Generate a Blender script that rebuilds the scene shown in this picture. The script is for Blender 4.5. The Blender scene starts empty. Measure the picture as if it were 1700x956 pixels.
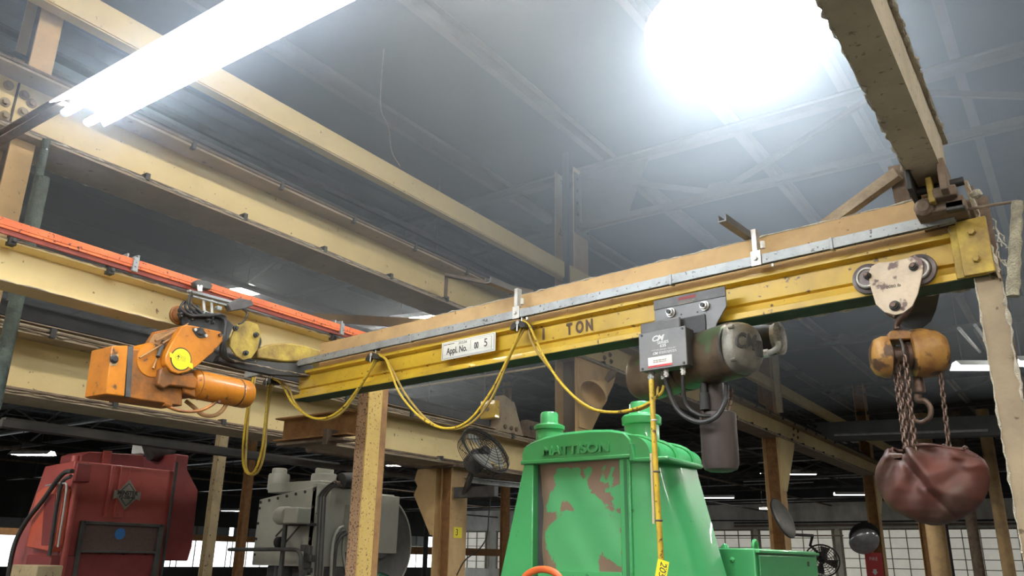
import bpy, math, random
from mathutils import Vector, Matrix
random.seed(7)
S = bpy.context.scene
COL = S.collection
V = Vector
pi = math.pi

# ------------------------------------------------------------------ camera
EYE = V((0, 0, 1.65))
FPX = 1350.0
RM = Matrix(((0.8216519, 0.1682595, 0.5445887),
             (0.5697864, -0.2679708, -0.7768752),
             (0.0152173, 0.9486203, -0.3160507)))
cam = bpy.data.objects.new('camera', bpy.data.cameras.new('camera'))
COL.objects.link(cam)
cam.matrix_world = Matrix.Translation(EYE) @ RM.to_4x4()
cam.data.sensor_width = 36
cam.data.lens = FPX / 1700 * 36
cam.data.clip_end = 300
cam.data.clip_start = 0.05
S.camera = cam

# ------------------------------------------------------------------ world and exposure
w = bpy.data.worlds.new('daylight'); S.world = w; w.use_nodes = True
w.node_tree.nodes['Background'].inputs[0].default_value = (0.80, 0.90, 1.0, 1)
w.node_tree.nodes['Background'].inputs[1].default_value = 6.0
S.view_settings.view_transform = 'Standard'
S.view_settings.look = 'None'
S.view_settings.gamma = 1
S.view_settings.use_curve_mapping = False
S.view_settings.exposure = 0.0
LAMP_NEAR = 40.0      # emission of the two big fixtures
LAMP_ROOM = 165.0      # emission of the other shop fixtures
GLOW_DENSITY = 0.066            # density of the volume that imitates lens flare under the roof

# ------------------------------------------------------------------ pixel helpers (frame 1700 x 956)
def ray(px, py): return RM @ V((px - 850, 478 - py, -FPX))
def at(px, py, X=None, Y=None, Z=None, D=None):
    d = ray(px, py)
    if X is not None: t = (X - EYE.x) / d.x
    elif Y is not None: t = (Y - EYE.y) / d.y
    elif Z is not None: t = (Z - EYE.z) / d.z
    else: t = D / math.hypot(d.x, d.y)
    return EYE + d * t
def atp(px, py, P, N):
    d = ray(px, py)
    return EYE + d * ((P - EYE).dot(N) / d.dot(N))

# ------------------------------------------------------------------ materials
def mat(name, c, c2=None, scale=6, amt=0.5, rough=0.6, metal=0.0, bump=0.0, c3=None, amt3=0.25, scale3=25, emit=None, es=0, coat=0.0, stretch=(1, 1, 1)):
    m = bpy.data.materials.new(name); m.use_nodes = True
    nt = m.node_tree; N = nt.nodes; L = nt.links; b = N['Principled BSDF']
    b.inputs['Roughness'].default_value = rough; b.inputs['Metallic'].default_value = metal
    b.inputs['Base Color'].default_value = (*c, 1)
    if coat: b.inputs['Coat Weight'].default_value = coat
    if emit:
        b.inputs['Emission Color'].default_value = (*emit, 1); b.inputs['Emission Strength'].default_value = es
    if c2 or bump:
        tc = N.new('ShaderNodeTexCoord'); mp = N.new('ShaderNodeMapping'); L.new(tc.outputs['Object'], mp.inputs[0])
        mp.inputs['Scale'].default_value = stretch
        nz = N.new('ShaderNodeTexNoise'); nz.inputs['Scale'].default_value = scale; nz.inputs['Detail'].default_value = 8
        nz.inputs['Roughness'].default_value = 0.62
        L.new(mp.outputs[0], nz.inputs['Vector'])
        prev = None
        if c2:
            r = N.new('ShaderNodeValToRGB'); L.new(nz.outputs['Fac'], r.inputs[0])
            r.color_ramp.elements[0].position = max(0, amt - 0.16); r.color_ramp.elements[1].position = min(1, amt + 0.14)
            r.color_ramp.elements[0].color = (*c2, 1); r.color_ramp.elements[1].color = (*c, 1)
            prev = r.outputs[0]
        if c3:
            n3 = N.new('ShaderNodeTexNoise'); n3.inputs['Scale'].default_value = scale3; n3.inputs['Detail'].default_value = 5
            L.new(mp.outputs[0], n3.inputs['Vector'])
            r3 = N.new('ShaderNodeValToRGB'); L.new(n3.outputs['Fac'], r3.inputs[0])
            r3.color_ramp.elements[0].position = amt3; r3.color_ramp.elements[1].position = amt3 + 0.05
            r3.color_ramp.elements[0].color = (1, 1, 1, 1); r3.color_ramp.elements[1].color = (0, 0, 0, 1)
            mx = N.new('ShaderNodeMixRGB'); L.new(r3.outputs[0], mx.inputs[0])
            if prev: L.new(prev, mx.inputs[1])
            else: mx.inputs[1].default_value = (*c, 1)
            mx.inputs[2].default_value = (*c3, 1); prev = mx.outputs[0]
        if prev: L.new(prev, b.inputs['Base Color'])
        if bump:
            bp = N.new('ShaderNodeBump'); bp.inputs['Strength'].default_value = bump; bp.inputs['Distance'].default_value = 0.01
            n2 = N.new('ShaderNodeTexNoise'); n2.inputs['Scale'].default_value = scale * 6; n2.inputs['Detail'].default_value = 6
            L.new(mp.outputs[0], n2.inputs['Vector']); L.new(n2.outputs['Fac'], bp.inputs['Height']); L.new(bp.outputs[0], b.inputs['Normal'])
    return m
def lamp_mat(name, col, st):
    m = bpy.data.materials.new(name); m.use_nodes = True; nt = m.node_tree; nt.nodes.clear()
    e = nt.nodes.new('ShaderNodeEmission'); o = nt.nodes.new('ShaderNodeOutputMaterial')
    e.inputs[0].default_value = (*col, 1); e.inputs[1].default_value = st; nt.links.new(e.outputs[0], o.inputs[0]); return m

CREAM = mat('cream_paint', (.70, .55, .27), (.58, .44, .21), 1.6, .42, .62, bump=.25, c3=(.20, .13, .08), amt3=.27, scale3=26)
CREAM2 = mat('dull_cream_paint', (.52, .42, .25), (.36, .28, .17), 2.5, .45, .75, bump=.3, c3=(.12, .08, .05), amt3=.32, scale3=18)
TAN = mat('tan_paint', (.56, .375, .175), (.36, .235, .115), 2.5, .42, .7, bump=.25, c3=(.20, .12, .07), amt3=.27, scale3=34)
DUSTY = mat('dusty_brown_steel', (.20, .145, .10), (.11, .08, .06), 8, .5, .9, bump=.6)
LINT_LIT = mat('lint_beige_lit', (.52, .45, .33), (.40, .34, .25), 4, .48, .95, bump=.8, c3=(.25, .21, .16), amt3=.33, scale3=30)  # lint beige lightened for the header beam, light from below put into the colour
SOILED_SHADED = mat('soiled_shaded_flange', (.36, .285, .19), (.25, .195, .135), 3, .48, .9, bump=.5, c3=(.12, .09, .06), amt3=.30, scale3=14)  # grime and flange shade mixed into one colour, darker than the web
DUSTFLG = mat('dust_caked_flange', (.34, .27, .19), (.20, .155, .11), 6, .5, .9, bump=.8)
FUZZ = mat('grey_lint', (.62, .58, .48), (.40, .36, .28), 30, .5, 1.0, bump=1)
DARKST = mat('dark_grimy_steel', (.060, .060, .058), (.030, .030, .030), 3, .5, .8)
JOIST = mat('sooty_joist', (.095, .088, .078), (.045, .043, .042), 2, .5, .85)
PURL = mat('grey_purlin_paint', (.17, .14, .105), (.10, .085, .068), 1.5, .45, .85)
DECK = mat('sooty_roof_deck', (.035, .037, .040), (.020, .021, .023), .6, .5, .95)
YEL = mat('yellow_enamel', (.66, .43, .032), (.40, .245, .03), 2.2, .45, .42, bump=.12, c3=(.10, .05, .02), amt3=.30, scale3=30, coat=.2)
YEL2 = mat('soiled_yellow_paint', (.50, .36, .06), (.22, .14, .04), 9, .5, .65, bump=.3)
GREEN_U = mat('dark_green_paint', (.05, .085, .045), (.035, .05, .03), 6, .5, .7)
GALV = mat('galvanised_steel', (.36, .38, .38), (.26, .27, .27), 10, .45, .5, .35, bump=.2, c3=(.1, .09, .08), amt3=.33, scale3=50)
CHROME = mat('bright_zinc', (.62, .61, .57), (.42, .40, .36), 20, .45, .42, .5)
BLACK = mat('black_rubber', (.015, .014, .014), (.03, .028, .026), 20, .5, .55)
BLKPL = mat('black_painted_plate', (.050, .046, .044), (.10, .092, .086), 9, .52, .45, bump=.15)
GREYBOX = mat('grey_painted_cover', (.15, .145, .14), (.11, .105, .10), 8, .5, .4, bump=.1)
CABLE = mat('yellow_cable', (.62, .42, .03), (.42, .27, .03), 14, .45, .4, c3=(.10, .06, .02), amt3=.33, scale3=40)
CABLE2 = mat('soiled_yellow_cable', (.42, .28, .05), (.25, .16, .04), 10, .48, .5)
HOISTM = mat('stained_bronze_casing', (.15, .105, .06), (.045, .034, .025), 6, .52, .36, .4, bump=.15, c3=(.06, .09, .04), amt3=.36, scale3=6)
CAPM = mat('grimy_end_cap', (.24, .225, .19), (.12, .11, .09), 12, .5, .4, .3, bump=.2)
BUCKET = mat('dusty_brown_bucket', (.085, .065, .058), (.042, .032, .030), 5, .5, .5, stretch=(1, 1, .3))
ORANGE = mat('orange_enamel', (.60, .21, .015), (.40, .125, .012), 6, .42, .42, bump=.12, c3=(.10, .05, .02), amt3=.34, scale3=12, coat=.2)
ORANGE2 = mat('oily_orange_enamel', (.42, .135, .013), (.13, .055, .018), 7, .53, .45, bump=.2)
ORRAIL = mat('orange_plastic_rail', (.80, .19, .06), (.60, .12, .04), 3, .42, .5, c3=(.12, .03, .02), amt3=.33, scale3=50)
DKORR = mat('dark_red_rail', (.30, .045, .02), (.18, .03, .02), 6, .5, .5)
GREEN = mat('green_enamel', (.075, .42, .14), (.055, .36, .115), 2.2, .42, .32, bump=.10, c3=(.045, .25, .08), amt3=.27, scale3=14, coat=.35)
RED = mat('red_machine_paint', (.44, .085, .07), (.34, .06, .05), 2.5, .45, .42, bump=.12, c3=(.10, .03, .02), amt3=.27, scale3=20, coat=.2)
RED2 = mat('dark_red_machine_paint', (.25, .045, .042), (.18, .03, .03), 2.5, .45, .5)
GREYM = mat('grey_machine_paint', (.47, .47, .40), (.38, .38, .32), 1.8, .45, .45, bump=.1, c3=(.12, .11, .09), amt3=.25, scale3=14, coat=.15)
DKGREY = mat('dark_grey_paint', (.085, .085, .08), (.05, .05, .048), 5, .5, .5)
RUSTCOL = mat('rust_spotted_pink_paint', (.38, .235, .13), (.30, .18, .10), 7, .45, .75, bump=.3, c3=(.09, .045, .03), amt3=.40, scale3=60)
YELCOL = mat('rust_spotted_yellow_paint', (.62, .42, .13), (.52, .34, .10), 6, .45, .65, bump=.2, c3=(.16, .08, .04), amt3=.345, scale3=60)
RUSTB = mat('brown_rusted_paint', (.36, .19, .07), (.22, .11, .05), 9, .48, .8, bump=.4)
BAGM = mat('maroon_vinyl', (.088, .019, .011), (.040, .020, .014), 4, .52, .62, bump=.15, c3=(.065, .03, .02), amt3=.40, scale3=6)
WHITEP = mat('chipped_cream_plate', (.66, .54, .40), (.50, .40, .28), 10, .45, .55, bump=.25, c3=(.17, .11, .10), amt3=.39, scale3=14)
WHEELM = mat('worn_steel_wheel', (.13, .105, .10), (.07, .06, .06), 14, .5, .4, .5)
HOISTY = mat('chipped_amber_casing', (.48, .26, .06), (.22, .10, .03), 7, .53, .5, bump=.3, c3=(.08, .04, .02), amt3=.43, scale3=10)
CHAINM = mat('rusty_chain', (.16, .10, .075), (.09, .06, .045), 40, .5, .5, .6)
PAPER = mat('white_label', (.78, .76, .68), (.66, .63, .52), 9, .4, .5)
INK = mat('black_ink', (.03, .028, .028))
STENCIL = mat('dark_stencil_paint', (.10, .055, .03))
WHITEINK = mat('white_print', (.62, .62, .60))
STICK = mat('yellow_sticker', (.85, .72, .03), rough=.4)
REDP = mat('red_label', (.50, .05, .05))
BLUEP = mat('blue_label', (.05, .22, .60))
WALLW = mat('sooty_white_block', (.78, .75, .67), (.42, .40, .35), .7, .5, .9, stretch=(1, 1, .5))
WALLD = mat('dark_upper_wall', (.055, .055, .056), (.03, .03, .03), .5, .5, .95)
FLOORM = mat('oiled_concrete', (.105, .10, .09), (.06, .056, .05), .8, .5, .6)
SASH = mat('sash_steel', (.30, .28, .22), (.18, .16, .12), 3, .5, .8)
FROST = mat('frosted_pane', (.62, .59, .50), (.50, .46, .37), 1.2, .45, .5, emit=(.95, .93, .82), es=.30)
DAYGL = lamp_mat('daylit_pane', (.90, .96, 1.0), 3.2)
TUBE = lamp_mat('near_fluorescent_tube', (.86, .94, 1.0), LAMP_NEAR)
TUBE1 = lamp_mat('glaring_fluorescent_tube', (.80, .90, 1.0), LAMP_NEAR * 3)
TUBE2 = lamp_mat('fluorescent_tube', (1.0, .97, .90), LAMP_ROOM)
REFL = mat('white_enamel_reflector', (.80, .80, .78), rough=.4)
MIRR2 = mat('flat_grey_mirror', (.16, .155, .14), (.10, .10, .09), 6, .5, .4)  # mirror face painted rough grey in place of its reflection
MIRR = mat('convex_mirror_steel', (.55, .56, .57), (.40, .40, .40), 6, .45, .22, .6)
SPECK = mat('bright_conduit', (.55, .56, .56), (.4, .4, .4), 9, .5, .45, .3)

# ------------------------------------------------------------------ mesh builder
ORG = {}
def org(o):
    while o is not None:
        if o.name in ORG: return ORG[o.name]
        o = o.parent
    return V((0, 0, 0))
class MB:
    def __init__(s, M=None): s.v = []; s.f = []; s.M = M or Matrix.Identity(4)
    def add(s, vs, fs):
        n = len(s.v); s.v += [s.M @ V(p) for p in vs]; s.f += [tuple(i + n for i in f) for f in fs]; return s
    def bx(s, x0, x1, y0, y1, z0, z1):
        return s.add([(x0, y0, z0), (x1, y0, z0), (x1, y1, z0), (x0, y1, z0), (x0, y0, z1), (x1, y0, z1), (x1, y1, z1), (x0, y1, z1)],
                     [(0, 3, 2, 1), (4, 5, 6, 7), (0, 1, 5, 4), (1, 2, 6, 5), (2, 3, 7, 6), (3, 0, 4, 7)])
    def prism(s, poly, a, b=None, axis='y'):
        """poly: list of 2D points; axis y -> (x,z) points extruded from y=a to y=b; x -> (y,z); z -> (x,y)"""
        def P(p, t): return {'y': (p[0], t, p[1]), 'x': (t, p[0], p[1]), 'z': (p[0], p[1], t)}[axis]
        n = len(poly); vs = [P(p, a) for p in poly] + [P(p, b) for p in poly]
        return s.add(vs, [tuple(range(n)), tuple(range(2 * n - 1, n - 1, -1))] + [(i, i + n, (i + 1) % n + n, (i + 1) % n) for i in range(n)])
    def cyl(s, p0, p1, r0, r1=None, n=20):
        p0, p1 = V(p0), V(p1); r1 = r0 if r1 is None else r1
        return s.rings([(p0, r0), (p1, r1)], n)
    def rings(s, pr, n=20, ax=None):
        """closed surface of revolution through (centre, radius) pairs lying on one axis"""
        ax = (pr[-1][0] - pr[0][0]).normalized() if ax is None else V(ax).normalized()
        a = ax.orthogonal().normalized(); b = ax.cross(a)
        vs = []; fs = []
        for c, r in pr:
            r = max(r, 1e-4)
            vs += [c + (a * math.cos(2 * pi * i / n) + b * math.sin(2 * pi * i / n)) * r for i in range(n)]
        for k in range(len(pr) - 1):
            for i in range(n):
                j = (i + 1) % n; fs.append((k * n + i, k * n + j, (k + 1) * n + j, (k + 1) * n + i))
        fs.append(tuple(range(n - 1, -1, -1))); fs.append(tuple(range((len(pr) - 1) * n, len(pr) * n)))
        return s.add(vs, fs)
    def lathe(s, o, ax, prof, n=24):
        o = V(o); ax = V(ax).normalized()
        return s.rings([(o + ax * z, r) for r, z in prof], n, ax)
    def tube(s, pts, r, n=8, closed=False):
        pts = [V(p) for p in pts]; m = len(pts); vs = []; fs = []
        t0 = (pts[1] - pts[0]).normalized(); a = t0.orthogonal().normalized()
        for k, p in enumerate(pts):
            if closed: t = pts[(k + 1) % m] - pts[k - 1]
            else: t = pts[min(k + 1, m - 1)] - pts[max(k - 1, 0)]
            t = t.normalized(); a = (a - t * a.dot(t))
            a = a.normalized() if a.length > 1e-6 else t.orthogonal().normalized()
            b = t.cross(a); rr = r(k / (m - 1)) if callable(r) else r
            vs += [p + (a * math.cos(2 * pi * i / n) + b * math.sin(2 * pi * i / n)) * rr for i in range(n)]
        for k in range(m if closed else m - 1):
            k2 = (k + 1) % m
            for i in range(n):
                j = (i + 1) % n; fs.append((k * n + i, k * n + j, k2 * n + j, k2 * n + i))
        if not closed: fs.append(tuple(range(n - 1, -1, -1))); fs.append(tuple(range((m - 1) * n, m * n)))
        return s.add(vs, fs)
    def torus(s, c, ax, R, r, n=28, m=8):
        ax = V(ax).normalized(); a = ax.orthogonal().normalized(); b = ax.cross(a); c = V(c)
        return s.tube([c + (a * math.cos(2 * pi * i / n) + b * math.sin(2 * pi * i / n)) * R for i in range(n)], r, m, True)
    def ext(s, prof, p0, p1, up=(0, 0, 1)):
        """extrude a profile of (side, up) points from p0 to p1; side = direction x up"""
        p0, p1 = V(p0), V(p1); d = (p1 - p0).normalized(); u = V(up); sd = d.cross(u).normalized(); u = sd.cross(d).normalized()
        n = len(prof); vs = [p0 + sd * a + u * b for a, b in prof] + [p1 + sd * a + u * b for a, b in prof]
        return s.add(vs, [tuple(range(n - 1, -1, -1)), tuple(range(n, 2 * n))] + [(i, (i + 1) % n, (i + 1) % n + n, i + n) for i in range(n)])
    def grid(s, fn, nu, nv, cu=False, cv=False):
        vs = [fn(i / (nu if cu else nu - 1), j / (nv if cv else nv - 1)) for i in range(nu) for j in range(nv)]
        fs = []
        for i in range(nu if cu else nu - 1):
            for j in range(nv if cv else nv - 1):
                i2, j2 = (i + 1) % nu, (j + 1) % nv
                fs.append((i * nv + j, i2 * nv + j, i2 * nv + j2, i * nv + j2))
        return s.add(vs, fs)
    def build(s, name, m, parent=None, bevel=0, smooth=None, sub=0):
        me = bpy.data.meshes.new(name); og = org(parent)
        me.from_pydata([v - og for v in s.v], [], s.f); me.validate(); me.materials.append(m)
        import bmesh
        b = bmesh.new(); b.from_mesh(me); bmesh.ops.recalc_face_normals(b, faces=b.faces); b.to_mesh(me); b.free()
        if smooth is not False:
            me.polygons.foreach_set('use_smooth', [True] * len(me.polygons))
            me.set_sharp_from_angle(angle=math.radians(smooth or 38))
        o = bpy.data.objects.new(name, me); COL.objects.link(o); o.parent = parent
        if bevel:
            bv = o.modifiers.new('bevel', 'BEVEL'); bv.width = bevel; bv.segments = 2; bv.limit_method = 'ANGLE'; bv.angle_limit = .6
        if sub:
            sb = o.modifiers.new('sub', 'SUBSURF'); sb.levels = sub; sb.render_levels = sub
        return o
def I_(h, w, tf, tw, c=0):      # I section, bottom at 0, centred sideways
    a = w / 2; b = tw / 2
    return [(-a, 0), (a, 0), (a, tf), (b, tf + c), (b, h - tf - c), (a, h - tf), (a, h), (-a, h), (-a, h - tf), (-b, h - tf - c), (-b, tf + c), (-a, tf)]
def C_(h, w, t): return [(0, 0), (w, 0), (w, t), (t, t), (t, h - t), (w, h - t), (w, h), (0, h)]
def L_(h, w, t): return [(0, 0), (w, 0), (w, t), (t, t), (t, h), (0, h)]
def R_(h, w): return [(-w / 2, 0), (w / 2, 0), (w / 2, h), (-w / 2, h)]
def tag(o, label, cat, group=None, kind=None):
    o['label'] = label; o['category'] = cat
    if group: o['group'] = group
    if kind: o['kind'] = kind
    return o
def thing(name, loc, label, cat, group=None):
    o = bpy.data.objects.new(name, None); COL.objects.link(o); o.location = loc; ORG[o.name] = V(loc); o.empty_display_size = .1
    return tag(o, label, cat, group)
def struct(o): o['kind'] = 'structure'; return o
def text(body, size, o, ex, ey, m, parent, name='lettering', ext=.0006, align='CENTER', sx=1.0, bold=0, shear=0):
    cu = bpy.data.curves.new(name, 'FONT'); cu.body = body; cu.size = size; cu.extrude = ext; cu.align_x = align; cu.align_y = 'CENTER'
    cu.offset = bold; cu.shear = shear; cu.materials.append(m)
    fo_ = bpy.data.objects.new('font_source', cu); COL.objects.link(fo_)
    me = bpy.data.meshes.new_from_object(fo_.evaluated_get(bpy.context.evaluated_depsgraph_get()))
    bpy.data.objects.remove(fo_); bpy.data.curves.remove(cu)
    if not me.materials: me.materials.append(m)
    ob = bpy.data.objects.new(name, me); COL.objects.link(ob); ob.parent = parent
    ex = V(ex).normalized(); ey = (V(ey) - ex * V(ey).dot(ex)).normalized(); ez = ex.cross(ey)
    Mx = Matrix((ex * sx, ey, ez)).transposed().to_4x4(); Mx.translation = V(o) - org(parent)
    ob.matrix_local = Mx
    return ob
def copy_tree(o, parent=None):
    c = o.copy(); COL.objects.link(c); c.parent = parent
    for ch in list(o.children): copy_tree(ch, c)
    return c
def frame(o, ex, ez=(0, 0, 1)):
    ex = V(ex).normalized(); ez = (V(ez) - ex * V(ez).dot(ex)).normalized(); ey = ez.cross(ex)
    Mx = Matrix((ex, ey, ez)).transposed().to_4x4(); Mx.translation = V(o); return Mx
def catmull(pts, k=8):
    pts = [V(p) for p in pts]; out = []
    P = [pts[0] * 2 - pts[1]] + pts + [pts[-1] * 2 - pts[-2]]
    for i in range(1, len(P) - 2):
        for j in range(k):
            t = j / k; a, b, c, d = P[i - 1], P[i], P[i + 1], P[i + 2]
            out.append(.5 * ((2 * b) + (c - a) * t + (2 * a - 5 * b + 4 * c - d) * t * t + (3 * b - a - 3 * c + d) * t ** 3))
    out.append(pts[-1]); return out
def hexnut(mb, p, ax, r, t, n=6): return mb.cyl(V(p), V(p) + V(ax).normalized() * t, r, r, n)

def bars(mb, M, x0, x1, z, h, y, n=5, seed=1):
    """illegible small print: a row of little dashes on a plane y of frame M"""
    r_ = random.Random(seed); x = x0; L = x1 - x0
    while x < x1 - L * .03:
        w_ = L / n * r_.uniform(.35, 1.0); w_ = min(w_, x1 - x)
        mb.bx(x, x + w_, y - .0006, y, z - h / 2, z + h / 2); x += w_ + L * .035
# ================================================================== ROOM
XL, XR, YB, YF, ZC = -46.0, 9.0, -9.0, 55.0, 7.75
def slab(name, x0, x1, y0, y1, z0, z1, m): return struct(MB().bx(x0, x1, y0, y1, z0, z1).build(name, m, smooth=False))
slab('floor', XL, XR, YB, YF, -.2, 0, FLOORM)
slab('ceiling', XL, XR, YB, YF, ZC, ZC + .2, DECK)
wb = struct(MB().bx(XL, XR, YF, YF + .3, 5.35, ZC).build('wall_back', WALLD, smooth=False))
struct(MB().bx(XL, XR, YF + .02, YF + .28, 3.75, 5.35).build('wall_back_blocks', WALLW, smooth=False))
struct(MB().bx(XL, XR, YF, YF + .3, 0, .9).build('wall_back_lower', WALLW, smooth=False))
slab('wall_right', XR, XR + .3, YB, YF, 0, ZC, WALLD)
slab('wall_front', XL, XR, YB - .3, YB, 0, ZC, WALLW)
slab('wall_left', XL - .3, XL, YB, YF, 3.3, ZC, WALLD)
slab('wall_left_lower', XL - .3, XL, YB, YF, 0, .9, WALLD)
# far window wall: bands of small panes in steel sash
gm = MB(); sm = MB(); nwin = 0
x = XL + .6
PW = .93; ZP = [.9, 1.45, 2.0, 2.6, 3.2, 3.7]
k = 0
while x < XR - 4:
    n = 5; x1 = x + n * PW
    nwin += 1
    g = struct(MB().bx(x, x1, YF + .10, YF + .14, .9, 3.72).build('window_%d' % nwin, FROST, smooth=False))
    f = MB()
    for i in range(n + 1): f.bx(x + i * PW - (.07 if i in (0, n) else .022), x + i * PW + (.07 if i in (0, n) else .022), YF + .02, YF + .12, .9, 3.72)
    for z in ZP: f.bx(x, x1, YF + .04, YF + .12, z - .022, z + .022)
    f.bx(x - .1, x1 + .1, YF - .02, YF + .14, 3.66, 3.76)
    f.build('window_sash', SASH, g, smooth=False)
    x = x1 + (.5 if k % 3 else 1.1); k += 1
    if k and k % 3 == 0: pass
# piers between the windows
pm = MB(); pm.bx(XL, XR, YF + .2, YF + .28, .9, 3.75); struct(pm.build('wall_back_piers', WALLW, smooth=False))
# left wall: daylight openings between mullions
for i in range(16):
    y0 = YB + 1 + i * 3.9
    g = struct(MB().bx(XL - .22, XL - .18, y0, y0 + 3.5, .9, 2.55).build('window_%d' % (nwin + 1 + i), DAYGL, smooth=False))
    f = MB()
    for j in range(4): f.bx(XL - .18, XL - .13, y0 + j * 3.5 / 3 - .03, y0 + j * 3.5 / 3 + .03, .9, 3.3)
    f.bx(XL - .16, XL - .04, y0, y0 + 3.5, 2.5, 2.6)
    f.build('window_sash', SASH, g, smooth=False)
    h = struct(MB().bx(XL - .22, XL - .18, y0, y0 + 3.5, 2.6, 3.3).build('window_%d' % (nwin + 20 + i), mat('grey_pane_%d' % i, (.30, .33, .35)) if i == 0 else bpy.data.materials['grey_pane_0'], smooth=False))
# wall pipes below the back wall blocks
for z, r, m_ in ((3.95, .06, DUSTY), (4.15, .05, DARKST)):
    o = MB().cyl((-20, YF - .25, z), (6, YF - .25, z), r, r, 8).build('wall_pipe', m_)
    tag(o, 'long brown pipe along the far wall above the windows' if z < 4 else 'dark upper pipe along the far wall over the brown one', 'pipe')

# ================================================================== STEELWORK
Ys = [.55, 9.98, 19.0, 28.9, 38.0, 47.0]
XA = -5.9
# purlins, running with the runway under the deck
n = 0
for i in range(24):
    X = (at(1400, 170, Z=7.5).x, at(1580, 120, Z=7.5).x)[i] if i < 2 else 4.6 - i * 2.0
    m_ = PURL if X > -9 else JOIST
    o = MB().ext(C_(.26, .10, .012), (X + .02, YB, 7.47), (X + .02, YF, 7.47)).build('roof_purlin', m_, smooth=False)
    tag(o, 'long channel purlin running away under the dark roof deck', 'purlin', 'purlins under the roof deck')
def truss(Y, x0, x1, m_, lab, grp=None, zb=6.38, zt=7.3, step=2.35, off=0):
    t = thing('roof_truss', (XA, Y, zb), lab, 'truss', grp)
    ch = MB(); 
    for d in (-.07, .012): ch.ext(L_(.11, .058 if d > 0 else .058, .012), (x0, Y + d, zb), (x1, Y + d, zb))
    ch.build('bottom_chord', m_, t, smooth=False)
    ch = MB()
    ch.ext(I_(.14, .15, .014, .012), (x0, Y, zt), (x1, Y, zt)); ch.build('top_chord', m_, t, smooth=False)
    x = x0 + off; k = 0
    while x < x1 - .1:
        xe = min(x + step, x1)
        a, b = (zb + .1, zt + .02) if k % 2 else (zt + .02, zb + .1)
        MB().ext(R_(.07, .06), (x, Y, a - .035), (xe, Y, b - .035)).build('diagonal', m_, t, smooth=False)
        MB().prism([(xe - .22, b - .06), (xe + .22, b - .06), (xe + .12, b + (.16 if b < 7 else -.2)), (xe - .12, b + (.16 if b < 7 else -.2))], Y - .012, Y + .012).build('gusset', m_, t, smooth=False)
        x = xe; k += 1
    return t
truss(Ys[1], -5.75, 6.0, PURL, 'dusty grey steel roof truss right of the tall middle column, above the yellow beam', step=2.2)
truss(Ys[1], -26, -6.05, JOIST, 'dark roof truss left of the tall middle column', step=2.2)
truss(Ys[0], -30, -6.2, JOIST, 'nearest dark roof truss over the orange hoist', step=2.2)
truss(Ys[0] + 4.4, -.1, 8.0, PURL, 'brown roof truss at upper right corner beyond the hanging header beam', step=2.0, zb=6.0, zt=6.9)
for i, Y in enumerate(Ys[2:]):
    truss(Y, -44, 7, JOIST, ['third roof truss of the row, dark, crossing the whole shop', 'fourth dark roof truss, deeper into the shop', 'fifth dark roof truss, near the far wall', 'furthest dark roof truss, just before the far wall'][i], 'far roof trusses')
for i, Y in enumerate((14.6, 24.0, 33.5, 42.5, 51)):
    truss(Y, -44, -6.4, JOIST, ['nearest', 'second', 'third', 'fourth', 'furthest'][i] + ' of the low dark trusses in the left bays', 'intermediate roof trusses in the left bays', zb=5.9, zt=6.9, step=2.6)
# lengthwise braces in the left bays: pipes and hangers giving the dense dark lines
for i in range(9):
    X = -10 - i * 3.7; z = 5.5 - (i % 3) * .35
    o = MB().cyl((X, 6 + i, z), (X, YF - .02, z), .05, .05, 6).build('sprinkler_pipe', DUSTY if i % 2 else JOIST)
    tag(o, 'thin dark pipe hung lengthwise below the left bay trusses', 'pipe', 'pipes hung in the left bays')
for i in range(12):
    Y = 9 + i * 3.8; z = 4.9 + (i * 37 % 5) * .22; x0 = -40 + (i * 7 % 9)
    o = MB().cyl((XL + .02, Y, z), (-8.5 - (i * 5 % 7), Y, z), .028, .028, 6).build('conduit_run', SPECK if i % 2 else JOIST)
    tag(o, 'thin crosswise conduit glinting under the dark left roof', 'conduit', 'crosswise conduits under the left roof')
for i in range(5):
    Y = 24 + i * 6.3; z = 5.2 + (i % 2) * .5
    o = MB().cyl((-18 + i, Y, z), (XR - .02, Y, z), .035, .035, 6).build('conduit_run', SPECK if i % 2 else JOIST)
    tag(o, 'thin crosswise conduit under the far right roof', 'conduit', 'crosswise conduits under the far roof')
for i in range(20):
    X = -9 - (i * 17 % 31); Y = 12 + (i * 13 % 37)
    o = MB().cyl((X, Y, 4.4 + (i % 4) * .3), (X, Y, 7.76), .014, .014, 5).build('hanger_rod', JOIST)
    tag(o, 'thin dark hanger rod dropping from the roof', 'rod', 'hanger rods in the left bays')

def conduit(name, pts, r, m_, lab, parent=None, clips=(), cm=DUSTY):
    o = MB().tube(pts, r, 8).build(name, m_, parent)
    return o
def flange_dust(mb, p0, p1, r, step=.05, up=(0, 0, 1), seed=1, jag=.6):
    """ragged crust of lint along an edge"""
    rnd = random.Random(seed); p0, p1 = V(p0), V(p1); L = (p1 - p0).length; n = max(3, int(L / step)); d = (p1 - p0) / n
    pts = [p0 + d * i + V((rnd.uniform(-1, 1), rnd.uniform(-1, 1), rnd.uniform(-1, 1))) * r * jag for i in range(n + 1)]
    rr = [r * rnd.choice((.35, .5, .7, .9, 1.5)) for _ in range(n + 1)]
    mb.tube(pts, lambda t: rr[int(t * n)], 6)

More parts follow.
